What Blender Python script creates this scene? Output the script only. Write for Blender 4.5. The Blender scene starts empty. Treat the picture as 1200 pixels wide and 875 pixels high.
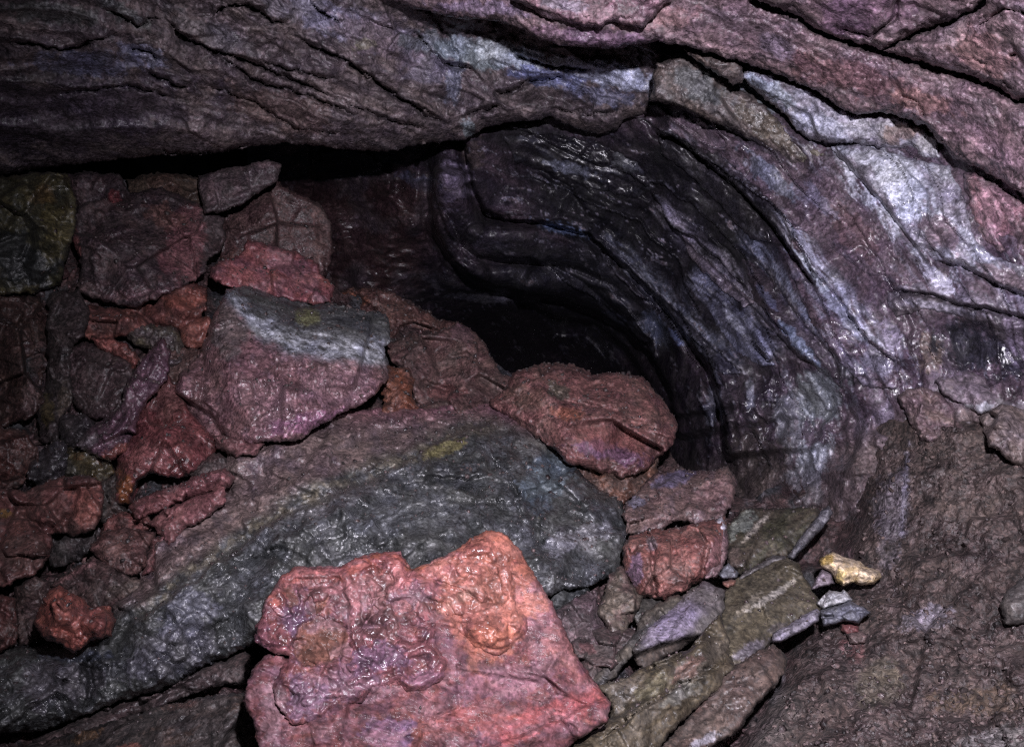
import bpy, math, time
import numpy as np
T0 = time.time()
C = bpy.context.scene.collection
F = 900.0          # focal length in photo pixels (photo is 1200 x 875)
CAMZ = 1.25

# ------------------------------------------------------------------ camera
cam_d = bpy.data.cameras.new("camera")
cam_d.sensor_width = 36.0
cam_d.lens = 36.0 * F / 1200.0
cam_d.clip_start = 0.02
cam_d.clip_end = 200
cam = bpy.data.objects.new("camera", cam_d)
cam.location = (0, 0, CAMZ)
cam.rotation_euler = (math.radians(90), 0, 0)
C.objects.link(cam)
bpy.context.scene.camera = cam

# ------------------------------------------------------------------ world (no daylight reaches this deep)
w = bpy.data.worlds.new("World")
bpy.context.scene.world = w
w.use_nodes = True
bg = w.node_tree.nodes["Background"]
bg.inputs[0].default_value = (0.55, 0.6, 0.8, 1)
bg.inputs[1].default_value = 0.010

# ------------------------------------------------------------------ the photographer's flash, held above the lens
ld = bpy.data.lights.new("camera_flash", 'SPOT')
ld.energy = 300
ld.color = (1.0, 0.95, 1.07)
ld.shadow_soft_size = 0.018
ld.spot_size = math.radians(116)
ld.spot_blend = 1.0
lo = bpy.data.objects.new("camera_flash", ld)
lo.location = (0.10, -0.02, CAMZ + 0.30)
from mathutils import Vector
tgt = Vector((0.44, 2.0, CAMZ - 0.12))
lo.rotation_euler = (tgt - lo.location).to_track_quat('-Z', 'Y').to_euler()
C.objects.link(lo)

cy = bpy.context.scene.cycles
cy.use_denoising = False
cy.max_bounces = 3
bpy.context.scene.cycles.filter_width = 1.3
vs = bpy.context.scene.view_settings
vs.view_transform = 'Standard'
vs.look = 'None'
vs.exposure = 0.0
vs.gamma = 1.0

# ------------------------------------------------------------------ numpy noise
_tab = {}
def tab(seed):
    if seed not in _tab:
        r = np.random.RandomState(seed * 7919 % 100003 + 11)
        a = r.rand(256, 256) * 2 * np.pi
        _tab[seed] = (np.cos(a).astype(np.float32), np.sin(a).astype(np.float32), r.rand(256, 256).astype(np.float32), r.rand(256, 256).astype(np.float32))
    return _tab[seed]

def perlin(x, y, seed=0):
    cx, sx, _, _ = tab(seed % 23)
    off = (seed * 37) % 191
    x = x + off; y = y + off * 0.7
    xi = np.floor(x).astype(np.int64); yi = np.floor(y).astype(np.int64)
    fx = (x - xi).astype(np.float32); fy = (y - yi).astype(np.float32)
    u = fx * fx * fx * (fx * (fx * 6 - 15) + 10); v = fy * fy * fy * (fy * (fy * 6 - 15) + 10)
    def g(ix, iy, dx, dy):
        a = ix & 255; b = iy & 255
        return cx[a, b] * dx + sx[a, b] * dy
    n00 = g(xi, yi, fx, fy); n10 = g(xi + 1, yi, fx - 1, fy)
    n01 = g(xi, yi + 1, fx, fy - 1); n11 = g(xi + 1, yi + 1, fx - 1, fy - 1)
    a = n00 + u * (n10 - n00); b = n01 + u * (n11 - n01)
    return (a + v * (b - a)) * 1.5

def fbm(x, y, s, octv=4, seed=0, gain=0.5, ridged=False):
    x = x / s; y = y / s
    out = np.zeros_like(x, dtype=np.float32); a = 1.0; t = 0
    for i in range(octv):
        n = perlin(x, y, seed + i * 5)
        if ridged: n = 1 - 2 * np.abs(n)
        out += a * n; t += a
        a *= gain; x = x * 2.03 + 3.1; y = y * 2.03 - 1.7
    return out / t

def facet(x, y, s, seed=0, k=9.0):
    """random planes meeting in fairly crisp edges: broken rock faces"""
    tt = tab(seed % 23); off = (seed * 29) % 173
    x = x / s + off; y = y / s + off
    xi = np.floor(x).astype(np.int64); yi = np.floor(y).astype(np.int64)
    H = []; D = []
    for dx in (-1, 0, 1):
        for dy in (-1, 0, 1):
            a = (xi + dx) & 255; b = (yi + dy) & 255
            rx = (x - (xi + dx + tt[2][a, b])).astype(np.float32); ry = (y - (yi + dy + tt[3][a, b])).astype(np.float32)
            D.append(rx * rx + ry * ry); H.append(tt[0][a, b] * rx + tt[1][a, b] * ry + (tt[2][b, a] - 0.5) * 0.55)
    D = np.array(D); m = D.min(0); w_ = np.exp(-1.3 * k * (D - m))
    return (w_ * np.array(H)).sum(0) / w_.sum(0)

def cells(x, y, s, seed=0):
    """F1 and F2-F1 distances"""
    tt = tab(seed % 23); off = (seed * 31) % 157
    x = x / s + off; y = y / s + off
    xi = np.floor(x).astype(np.int64); yi = np.floor(y).astype(np.int64)
    f1 = np.full(x.shape, 9.0, np.float32); f2 = f1.copy()
    for dx in (-1, 0, 1):
        for dy in (-1, 0, 1):
            a = (xi + dx) & 255; b = (yi + dy) & 255
            d = np.hypot(x - (xi + dx + tt[2][a, b]), y - (yi + dy + tt[3][a, b])).astype(np.float32)
            f2 = np.minimum(f2, np.maximum(f1, d)); f1 = np.minimum(f1, d)
    return np.minimum(f1, 1), f2 - f1

def sstep(a, b, x):
    t = np.clip((x - a) / (b - a), 0, 1)
    return t * t * (3 - 2 * t)

def poly_sd(px, py, poly):
    """signed distance, positive inside"""
    P = np.asarray(poly, np.float32); n = len(P)
    d2 = np.full(px.shape, 1e12, np.float32); ins = np.zeros(px.shape, bool)
    for i in range(n):
        ax, ay = P[i]; bx, by = P[(i + 1) % n]
        ex, ey = bx - ax, by - ay
        wx, wy = px - ax, py - ay
        t = np.clip((wx * ex + wy * ey) / (ex * ex + ey * ey + 1e-9), 0, 1)
        d2 = np.minimum(d2, (wx - t * ex) ** 2 + (wy - t * ey) ** 2)
        if ay != by:
            c = ((ay > py) != (by > py)) & (px < (bx - ax) * (py - ay) / (by - ay) + ax)
            ins ^= c
    d = np.sqrt(d2)
    return np.where(ins, d, -d)

def line_d(px, py, pts):
    """distance, side (+ = left of travel in picture, i.e. above when going right), end fade 0..1"""
    P = np.asarray(pts, np.float32); n = len(P) - 1
    d2 = np.full(px.shape, 1e12, np.float32); side = np.zeros(px.shape, np.float32); tt = np.zeros(px.shape, np.float32)
    L = np.hypot(*(P[1:] - P[:-1]).T); cum = np.concatenate([[0], np.cumsum(L)]); tot = cum[-1]
    for i in range(n):
        ax, ay = P[i]; ex, ey = P[i + 1] - P[i]
        wx, wy = px - ax, py - ay
        t = np.clip((wx * ex + wy * ey) / (ex * ex + ey * ey + 1e-9), 0, 1)
        q = (wx - t * ex) ** 2 + (wy - t * ey) ** 2
        m = q < d2
        d2 = np.where(m, q, d2)
        side = np.where(m, np.sign(ey * wx - ex * wy), side)
        tt = np.where(m, (cum[i] + t * L[i]) / tot, tt)
    return np.sqrt(d2), side, tt

def rbf(anchors):
    A = np.asarray(anchors, float); n = len(A)
    X = A[:, :2] / 400.0
    r = np.hypot(X[:, None, 0] - X[None, :, 0], X[:, None, 1] - X[None, :, 1])
    K = r + 0.0 + np.eye(n) * -0.02
    P = np.c_[np.ones(n), X]
    M = np.block([[K, P], [P.T, np.zeros((3, 3))]])
    s = np.linalg.solve(M, np.r_[A[:, 2], 0, 0, 0])
    def f(px, py):
        x = px / 400.0; y = py / 400.0
        o = s[n] + s[n + 1] * x + s[n + 2] * y
        for i in range(n):
            o = o + s[i] * np.sqrt((x - X[i, 0]) ** 2 + (y - X[i, 1]) ** 2 + 0.01)
        return o.astype(np.float32)
    return f

# ------------------------------------------------------------------ material
def rock_material(name, bump=1.0, sparkle=1.0, rough=0.0, spec=0.5, coat=0.0, grain=230, contrast=1.0, crumb=0.0):
    m = bpy.data.materials.new(name); m.use_nodes = True
    nt = m.node_tree; N = nt.nodes; L = nt.links
    b = N["Principled BSDF"]
    tc = N.new("ShaderNodeTexCoord")
    at = N.new("ShaderNodeAttribute"); at.attribute_name = "Col"
    ar = N.new("ShaderNodeAttribute"); ar.attribute_name = "Rough"
    def noise(scale, detail, rg, dist=0.0):
        n = N.new("ShaderNodeTexNoise"); n.inputs["Scale"].default_value = scale
        n.inputs["Detail"].default_value = detail; n.inputs["Roughness"].default_value = rg
        n.inputs["Distortion"].default_value = dist
        L.new(tc.outputs["Object"], n.inputs["Vector"]); return n
    def ramp(src, a, b_, lo_, hi_):
        r = N.new("ShaderNodeMapRange"); r.inputs["From Min"].default_value = a; r.inputs["From Max"].default_value = b_
        r.inputs["To Min"].default_value = lo_; r.inputs["To Max"].default_value = hi_
        L.new(src, r.inputs["Value"]); return r.outputs["Result"]
    def math_(op, x, y):
        n = N.new("ShaderNodeMath"); n.operation = op
        for i, q in enumerate((x, y)):
            if isinstance(q, (int, float)): n.inputs[i].default_value = q
            else: L.new(q, n.inputs[i])
        return n.outputs[0]
    def vmath(op, x, y=None, scale=None):
        n = N.new("ShaderNodeVectorMath"); n.operation = op
        for i, q in enumerate((x, y)):
            if q is None: continue
            if isinstance(q, tuple): n.inputs[i].default_value = q
            else: L.new(q, n.inputs[i])
        if scale is not None:
            if isinstance(scale, (int, float)): n.inputs["Scale"].default_value = scale
            else: L.new(scale, n.inputs["Scale"])
        return n.outputs[0]
    n1 = noise(30, 8, 0.66, 0.2); n2 = noise(120, 4, 0.65); n3 = noise(9, 6, 0.6, 0.3)
    # jittered crystal grains: every grain its own shade, gloss and tilt
    nv = N.new("ShaderNodeTexNoise"); nv.inputs["Scale"].default_value = 90; nv.inputs["Detail"].default_value = 2
    L.new(tc.outputs["Object"], nv.inputs["Vector"])
    wv = vmath('ADD', tc.outputs["Object"], vmath('SCALE', vmath('SUBTRACT', nv.outputs["Color"], (0.5, 0.5, 0.5)), scale=0.010))
    def vor(sc):
        v = N.new("ShaderNodeTexVoronoi"); v.inputs["Scale"].default_value = sc; v.inputs["Randomness"].default_value = 1
        L.new(wv, v.inputs["Vector"]); return v
    v1 = vor(grain); v2 = vor(grain * 0.42)
    sep = N.new("ShaderNodeSeparateColor"); L.new(v1.outputs["Color"], sep.inputs[0])
    sep2 = N.new("ShaderNodeSeparateColor"); L.new(v2.outputs["Color"], sep2.inputs[0])
    g = ramp(n1.outputs["Fac"], 0.30, 0.70, 1 - 0.70 * contrast, 1 + 0.60 * contrast)
    g = math_('MULTIPLY', g, ramp(n2.outputs["Fac"], 0.32, 0.68, 1 - 0.40 * contrast, 1 + 0.40 * contrast))
    g = math_('MULTIPLY', g, ramp(sep.outputs[0], 0, 1, 1 - 0.36 * contrast, 1 + 0.36 * contrast))
    g = math_('MULTIPLY', g, ramp(sep2.outputs[0], 0, 1, 1 - 0.20 * contrast, 1 + 0.20 * contrast))
    g = math_('MULTIPLY', g, ALB)
    colv = vmath('SCALE', at.outputs["Color"], scale=g)
    mx = N.new("ShaderNodeMix"); mx.data_type = 'RGBA'; mx.blend_type = 'MULTIPLY'
    L.new(ramp(n3.outputs["Fac"], 0.38, 0.62, 0, 1), mx.inputs["Factor"])
    L.new(colv, mx.inputs["A"]); mx.inputs["B"].default_value = (0.84, 0.86, 0.98, 1)
    L.new(mx.outputs["Result"], b.inputs["Base Color"])
    # gloss: wet in the hollows and on some grains
    r = math_('ADD', ar.outputs["Fac"], ramp(n3.outputs["Fac"], 0.38, 0.62, 0.24 + rough, -0.14 + rough))
    r = math_('ADD', r, ramp(sep.outputs[1], 0, 1, -0.14, 0.12))
    cl = N.new("ShaderNodeClamp"); cl.inputs["Min"].default_value = 0.22; cl.inputs["Max"].default_value = 0.95
    L.new(r, cl.inputs["Value"]); L.new(cl.outputs[0], b.inputs["Roughness"])
    L.new(ramp(ar.outputs["Fac"], 0.5, 0.8, spec, spec * 0.15), b.inputs["Specular IOR Level"])
    b.inputs["Coat Weight"].default_value = coat; b.inputs["Coat Roughness"].default_value = 0.2
    # relief
    n1b = noise(34, 3.0, 0.55, 0.2)
    b1 = N.new("ShaderNodeBump"); L.new(ramp(n3.outputs["Fac"], 0.35, 0.65, 0.25, 1.0), b1.inputs["Strength"]); b1.inputs["Distance"].default_value = 0.0062 * bump
    L.new(n1b.outputs["Fac"], b1.inputs["Height"])
    b2 = N.new("ShaderNodeBump"); b2.inputs["Strength"].default_value = 1.0; b2.inputs["Distance"].default_value = 0.0030 * bump
    L.new(n2.outputs["Fac"], b2.inputs["Height"]); L.new(b1.outputs[0], b2.inputs["Normal"])
    last = b2.outputs[0]
    if crumb:
        v3 = vor(75); b3 = N.new("ShaderNodeBump"); b3.invert = True; b3.inputs["Distance"].default_value = 0.006 * crumb
        L.new(v3.outputs["Distance"], b3.inputs["Height"]); L.new(last, b3.inputs["Normal"]); last = b3.outputs[0]
    nn = vmath('ADD', last, vmath('SCALE', vmath('SUBTRACT', v1.outputs["Color"], (0.5, 0.5, 0.5)), scale=0.36 * sparkle))
    nn = vmath('ADD', nn, vmath('SCALE', vmath('SUBTRACT', v2.outputs["Color"], (0.5, 0.5, 0.5)), scale=0.34 * sparkle))
    nn = vmath('NORMALIZE', nn)
    L.new(nn, b.inputs["Normal"]); L.new(nn, b.inputs["Coat Normal"])
    return m
ALB = 0.72
M_DRY = rock_material("dry_basalt", 0.7, 0.9, 0.02, 0.6, coat=0.0)
M_WET = rock_material("wet_basalt", 0.8, 0.5, -0.02, 0.7, coat=0.2)
M_RED = rock_material("glazed_red_lava", 0.5, 0.4, 0.06, 0.5, coat=0.12, contrast=0.85)
M_PLATE = rock_material("split_slate", 0.45, 0.8, 0.05, 0.5, contrast=1.0)
M_GRIT = rock_material("gritty_rubble_crust", 1.6, 1.1, 0.06, 0.6, coat=0.0, grain=170, contrast=1.2, crumb=0.45)
M_WALL = rock_material("tube_lining", 0.32, 0.4, -0.04, 0.6, coat=0.15)

# ------------------------------------------------------------------ patch builder
def frame_axis(lo_, hi_, step, fl, fh):
    """fine steps inside the frame, growing outside it"""
    out = []
    a = max(lo_, fl); b = min(hi_, fh)
    if b > a: out = list(np.arange(a, b + step, step))
    else: out = list(np.arange(lo_, hi_ + step * 4, step * 4))
    s = step; x = out[0]; pre = []
    while x > lo_: s = min(s * 1.25, 14); x -= s; pre.append(x)
    s = step; x = out[-1]; post = []
    while x < hi_: s = min(s * 1.25, 14); x += s; post.append(x)
    return np.array(pre[::-1] + out + post, np.float32)

def patch(name, poly, dfun, cfun, mat, step=1.8, thick=0.15, edge=8, edge_d=0.03, jag=2.2, jagf=12, seed=1,
          parent=None, shrink=0.25, grow=0.0, cap=True):
    P = np.asarray(poly, np.float32)
    x0, y0 = P.min(0) - 6 - grow; x1, y1 = P.max(0) + 6 + grow
    xs = frame_axis(x0, x1, step, -12, 1212); ys = frame_axis(y0, y1, step, -12, 887)
    X, Y = np.meshgrid(xs, ys)
    wx = X + jag * fbm(X, Y, jagf, 4, seed + 3, 0.72) * 1.7; wy = Y + jag * fbm(X + 91, Y - 37, jagf, 4, seed + 8, 0.72) * 1.7
    sd = poly_sd(wx, wy, P) + grow
    sd = np.clip(sd, -60, None)
    ok = sd > 0
    cell = ok[:-1, :-1] | ok[1:, :-1] | ok[:-1, 1:] | ok[1:, 1:]
    gy, gx = np.gradient(sd, ys, xs)
    g2 = np.maximum(gx * gx + gy * gy, 0.3)
    out = sd < 0
    mv = np.clip(-sd, 0, step * 1.8)
    X = np.where(out, X + mv * gx / g2, X); Y = np.where(out, Y + mv * gy / g2, Y)
    used = np.zeros(X.shape, bool)
    used[:-1, :-1] |= cell; used[1:, :-1] |= cell; used[:-1, 1:] |= cell; used[1:, 1:] |= cell
    idx = -np.ones(X.shape, np.int64); idx[used] = np.arange(used.sum())
    ux = X[used]; uy = Y[used]; us = np.maximum(sd[used], 0)
    d = dfun(ux, uy, us).astype(np.float64)
    if edge > 0:
        t = np.clip(us / edge, 0, 1); d = d + edge_d * (1 - np.sqrt(np.clip(1 - (1 - t) ** 2, 0, 1)))
    col, rg = cfun(ux, uy, us)
    Vx = (ux - 600) / F * d; Vz = (437.5 - uy) / F * d
    V = np.stack([Vx, d, Vz + CAMZ], 1)
    r, c = np.nonzero(cell)
    q = np.stack([idx[r, c], idx[r + 1, c], idx[r + 1, c + 1], idx[r, c + 1]], 1)   # CCW seen from camera
    # boundary edges
    e = np.concatenate([q[:, [0, 1]], q[:, [1, 2]], q[:, [2, 3]], q[:, [3, 0]]])
    key = np.minimum(e[:, 0], e[:, 1]) * (len(V) + 1) + np.maximum(e[:, 0], e[:, 1])
    _, inv, cnt = np.unique(key, return_inverse=True, return_counts=True)
    be = e[cnt[inv] == 1]
    bv = np.unique(be); m = len(bv); remap = -np.ones(len(V), np.int64); remap[bv] = np.arange(m)
    cen = V.mean(0)
    rings = [V]; cols = [col]; rgs = [rg]; faces = [q]
    base_prev = bv.copy(); n0 = len(V)
    K = 3
    camp = np.array([0, 0, CAMZ])
    for k in range(1, K + 1):
        t = k / K
        ray = V[bv] - camp; ray /= np.linalg.norm(ray, axis=1)[:, None]
        W = V[bv] + ray * thick * t
        W = W + (cen + ray.mean(0) * thick * t - W) * shrink * t * t
        rings.append(W); cols.append(col[bv]); rgs.append(rg[bv])
        cur = n0 + (k - 1) * m + np.arange(m)
        a = remap[be[:, 0]]; b_ = remap[be[:, 1]]
        faces.append(np.stack([base_prev[b_], base_prev[a], cur[a], cur[b_]], 1))
        base_prev = cur
    V = np.concatenate(rings + [(cen + ray.mean(0) * thick)[None]])
    col = np.concatenate(cols + [col.mean(0)[None]]); rg = np.concatenate(rgs + [[0.7]])
    tri = np.stack([base_prev[remap[be[:, 1]]], base_prev[remap[be[:, 0]]], np.full(len(be), len(V) - 1)], 1)
    if not cap: tri = tri[:0]
    Q = np.concatenate(faces)
    org = np.array([cen[0], cen[1], V[:, 2].min()]) if parent is None else np.array(parent.location)
    V = V - org
    me = bpy.data.meshes.new(name)
    me.vertices.add(len(V)); me.vertices.foreach_set("co", V.astype(np.float32).ravel())
    nl = Q.size + tri.size
    me.loops.add(nl); me.loops.foreach_set("vertex_index", np.concatenate([Q.ravel(), tri.ravel()]).astype(np.int32))
    me.polygons.add(len(Q) + len(tri))
    st = np.concatenate([np.arange(len(Q)) * 4, Q.size + np.arange(len(tri)) * 3]).astype(np.int32)
    me.polygons.foreach_set("loop_start", st)
    me.update(calc_edges=True)
    me.polygons.foreach_set("use_smooth", np.ones(len(me.polygons), bool))
    ca = me.color_attributes.new("Col", 'FLOAT_COLOR', 'POINT')
    ca.data.foreach_set("color", np.c_[np.clip(col, 0.004, 0.9), np.ones(len(col))].astype(np.float32).ravel())
    ra = me.attributes.new("Rough", 'FLOAT', 'POINT'); ra.data.foreach_set("value", rg.astype(np.float32))
    me.materials.append(mat)
    o = bpy.data.objects.new(name, me); o.location = org if parent is None else (0, 0, 0)
    C.objects.link(o)
    if parent is not None: o.parent = parent
    return o

def tag(o, label=None, cat=None, group=None, kind=None):
    if label: o["label"] = label
    if cat: o["category"] = cat
    if group: o["group"] = group
    if kind: o["kind"] = kind
    return o

# ------------------------------------------------------------------ mineral colours (linear albedo)
BROWN = (0.105, 0.070, 0.068); PURPLE = (0.125, 0.085, 0.120); PINK = (0.27, 0.135, 0.145); RED = (0.30, 0.085, 0.070)
ORANGE = (0.40, 0.14, 0.07); GREY = (0.11, 0.105, 0.115); DARK = (0.035, 0.030, 0.034); PALE = (0.42, 0.42, 0.48)
BLUE = (0.19, 0.20, 0.28); OLIVE = (0.10, 0.085, 0.045); GREEN = (0.10, 0.105, 0.055); MAUVE = (0.24, 0.19, 0.26)
TAN = (0.26, 0.19, 0.14); OCHRE = (0.38, 0.26, 0.08)

def mixc(col, mask, c):
    mask = np.clip(mask, 0, 1)[:, None]
    return col * (1 - mask) + np.asarray(c)[None] * mask

def blob(x, y, cx, cy, rx, ry, ang=0, warp=0.45, seed=5, soft=0.5):
    a = math.radians(ang); dx = x - cx; dy = y - cy
    u = (dx * math.cos(a) + dy * math.sin(a)) / rx; v = (-dx * math.sin(a) + dy * math.cos(a)) / ry
    r = np.sqrt(u * u + v * v) + warp * fbm(x, y, min(rx, ry) * 0.9 + 4, 4, seed, 0.65) * 2
    return 1 - sstep(1 - soft, 1 + soft * 0.6, r)

def colours(base, second=None, third=None, scale=30, rough=0.5, blobs=(), amt=1.0, seed=1, aniso=None, third_amt=0.5):
    """base colour broken by a second and third mineral and by hand-placed patches (cx,cy,rx,ry,angle,colour,strength[,rough])"""
    def f(x, y, s):
        if aniso:
            a = math.radians(aniso[0]); u = (x * math.cos(a) + y * math.sin(a)) / aniso[1]; v = -x * math.sin(a) + y * math.cos(a)
        else: u, v = x, y
        col = np.repeat(np.asarray(base, float)[None], len(x), 0)
        if second is not None: col = mixc(col, amt * sstep(-0.15, 0.3, fbm(u, v, scale, 5, seed + 2, 0.6)), second)
        if third is not None: col = mixc(col, third_amt * sstep(0.05, 0.4, fbm(u, v, scale * 0.6, 5, seed + 9, 0.65)), third)
        rg = np.full(len(x), rough) + 0.12 * fbm(u, v, scale * 0.7, 3, seed + 4)
        for i, bl in enumerate(blobs):
            m = blob(x, y, *bl[:5], seed=seed + i + 3) * bl[6]
            m = bl[6] * sstep(0.22, 0.72, m / bl[6] * 0.9 + 0.62 * fbm(u, v, 11, 5, seed + i, 0.75))
            col = mixc(col, m, bl[5])
            if len(bl) > 7: rg = rg * (1 - np.clip(m, 0, 1)) + bl[7] * np.clip(m, 0, 1)
        return col, rg
    return f

# ------------------------------------------------------------------ depth of the rock pile and rubble slope (metres from the camera plane)
pile = rbf([(-150, 350, 2.3), (0, 220, 2.35), (0, 450, 2.1), (150, 280, 2.45), (300, 240, 2.9), (330, 430, 2.1), (420, 330, 3.0), (500, 420, 2.75), (680, 480, 2.6),
            (100, 600, 1.80), (210, 560, 1.9), (0, 870, 1.38), (-150, 870, 1.3), (300, 700, 1.55), (450, 560, 1.9), (620, 560, 2.05),
            (800, 620, 1.95), (500, 760, 1.30), (700, 760, 1.45), (900, 640, 1.85), (800, 850, 1.28), (950, 700, 1.68), (1000, 600, 1.92),
            (1200, 500, 1.65), (1200, 875, 1.12), (1350, 700, 1.2), (1000, 875, 1.18), (600, 1000, 1.0), (0, 1000, 1.1), (1200, 1000, 0.95), (760, 520, 2.6),
            (900, 530, 2.35), (1060, 480, 1.85)])

def rock(label, poly, base, second=None, third=None, off=0.0, tilt=(0, 0), bulge=0.018, size=None, amp=1.0, follow=0.55, mat=None,
         rough=0.5, blobs=(), seed=1, name="lava_rock", cat="rock", group=None, thick=0.16, edge=None, edge_d=None, extra=None,
         lumps=0.0, jag=2.8, step=1.8, grow=2.0, scale=26, strata=None, aniso=None, fine=1.0, d=None, cextra=None, third_amt=0.5, parent=None, cxy=None, shrink=0.25):
    P = np.asarray(poly, float); cx, cy = P.mean(0) if cxy is None else cxy
    ext = P.max(0) - P.min(0); S = size or float(np.sqrt(ext[0] * ext[1]))
    rmax = 0.5 * float(min(ext))
    dc = float(d if d is not None else pile(np.array([cx]), np.array([cy]))[0])
    def dfun(x, y, s):
        dd = follow * pile(x, y) + (1 - follow) * dc if d is None else np.full(x.shape, dc, np.float32)
        dd = dd + off + tilt[0] * (x - cx) / 100 + tilt[1] * (y - cy) / 100
        k = amp * dc / 2
        t = np.clip(s / max(rmax, 1), 0, 1)
        dd = dd - bulge * np.sqrt(1 - (1 - t) ** 2)
        dd = dd - k * 0.085 * (S / 150) ** 0.7 * facet(x, y, S * 0.42, seed, 30)
        mid = 0.35 + 0.8 * ((seed * 37) % 10) / 10
        dd = dd - k * mid * 0.030 * (S / 150) ** 0.5 * facet(x, y * 1.3, max(S * 0.19, 15), seed + 1, 30)
        dd = dd - k * mid * 0.004 * facet(x, y, 9, seed + 2, 20)
        dd = dd - k * 0.008 * fbm(x, y, 34, 4, seed + 2, 0.5) - k * fine * 0.0016 * fbm(x, y, 4.5, 2, seed + 6, 0.6)
        dd = dd + k * 0.014 * mid * (1 - sstep(0, 1.5, s - (4 + 0.16 * rmax + 16 * fbm(x, y, 18, 4, seed + 7, .6)))) * sstep(8, 24, rmax)
        if strata:
            a = math.radians(strata[0]); v = -x * math.sin(a) + y * math.cos(a) + 5 * fbm(x, y, 60, 3, seed + 4); u = x * math.cos(a) + y * math.sin(a)
            dd = dd - strata[1] * fbm(u / 7, v, strata[2], 4, seed + 5, 0.6, ridged=True)
        if lumps:
            f1, _ = cells(x + 5 * fbm(x, y, 12, 2, seed), y, 13, seed + 7); dd = dd - lumps * (1 - f1) ** 1.5
        if extra: dd = dd + extra(x, y, s)
        return dd
    base_c = colours(base, second, third, scale, rough, blobs, 1.0, seed, aniso, third_amt)
    if parent is None and cx < 470 and name not in ('lava_slab', 'lava_block') and mat is not M_RED:
        base_0 = base_c; base_c = lambda x, y, s: (lambda c, r: (c * np.array([1.16, 0.97, 0.92]), r))(*base_0(x, y, s))
    cf = base_c if not cextra else (lambda x, y, s: cextra(x, y, s, *base_c(x, y, s)))
    o = patch(name, poly, dfun, cf, mat or M_DRY, step=step, thick=thick, edge=edge if edge is not None else min(4.5, rmax * 0.25),
              edge_d=(edge_d if edge_d is not None else 0.03) * dc / 2, jag=jag, seed=seed, grow=grow, cap=float(max(ext)) < 300 and parent is None, parent=parent, shrink=shrink)
    if parent is None: tag(o, label, cat, group)
    else: tag(o, label)
    return o

def stepline(x, y, pts, delta, reach=20, width=2.0, jag=2.5, seed=3, fade=0.08):
    """a broken lip: the left-hand side of the line stands nearer by delta, easing off over reach px"""
    wx = x + jag * fbm(x, y, 12, 3, seed, .6); wy = y + jag * fbm(x + 50, y, 12, 3, seed + 1, .6)
    d, sdn, t = line_d(wx, wy, pts)
    s = d * sdn
    fd = sstep(0, fade, t) * (1 - sstep(1 - fade, 1, t)) if fade > 0 else 1
    lip = sstep(-width, width, s) * np.exp(-np.maximum(s, 0) / reach)
    return -delta * fd * lip + 0.35 * delta * fd * np.exp(-(s + width) ** 2 / (width * 2.2) ** 2)

def crack(x, y, pts, width, depth, jag=3.0, seed=3, fade=0.12):
    wx = x + jag * fbm(x, y, 14, 4, seed, .65) * 1.3; wy = y + jag * fbm(x + 50, y, 14, 4, seed + 1, .65) * 1.3
    d, _, t = line_d(wx, wy, pts)
    fd = sstep(-0.001, fade, t) * (1 - sstep(1 - fade, 1.001, t)) if fade > 0 else 1
    wd = width * np.clip(0.75 + 1.3 * fbm(x, y, 24, 3, seed + 2), 0.25, 2)
    return depth * fd * np.exp(-(d / wd) ** 2)

# ================================================================== TUNNEL WALL
wall_d = rbf([(330, 60, 3.3), (330, 230, 4.6), (420, 300, 4.3), (350, 420, 4.4), (500, 350, 4.5), (500, 200, 3.5), (530, 240, 3.4), (560, 160, 3.0), (640, 200, 3.3), (600, 280, 3.6), (700, 290, 3.8),
              (760, 120, 2.55), (760, 220, 3.25), (800, 300, 3.35), (640, 350, 4.6), (600, 385, 5.4), (640, 420, 9.0), (720, 430, 7.5), (560, 440, 8.0), (700, 480, 6.5), (740, 390, 5.0), (770, 430, 4.2),
              (800, 480, 3.5), (840, 460, 2.95), (860, 540, 2.75), (840, 640, 2.5), (900, 400, 2.5), (860, 340, 2.85), (850, 240, 2.75), (930, 520, 2.3), (980, 560, 2.05), (900, 620, 2.25), (900, 250, 2.4), (850, 120, 2.3), (1000, 150, 2.05),
              (1000, 300, 2.0), (1030, 420, 1.95), (1100, 250, 1.8), (1200, 300, 1.55), (1120, 400, 1.85), (1200, 430, 1.7), (1060, 500, 1.95), (1200, 560, 1.65), (1350, 300, 1.25),
              (1350, 500, 1.35), (1050, 650, 1.85), (1200, 100, 1.6), (450, 480, 5.0), (300, 330, 4.5), (900, 0, 2.3), (1350, 0, 1.4), (600, 60, 3.0)])
arc1 = [(540, 150), (548, 190), (556, 225), (566, 246), (590, 256), (640, 260), (690, 275), (730, 310), (770, 350), (800, 388), (830, 430), (845, 480), (850, 540)]
arc2 = [(540, 284), (560, 300), (600, 306), (640, 309), (680, 315), (720, 335), (750, 360), (778, 385), (790, 420)]
arc3 = [(508, 190), (503, 230), (508, 265), (525, 300), (550, 325), (580, 337), (620, 345), (660, 352), (700, 368), (735, 388), (765, 420), (785, 460), (795, 520)]
arc4 = [(600, 345), (650, 372), (700, 380), (735, 410), (760, 450), (770, 500)]
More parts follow.
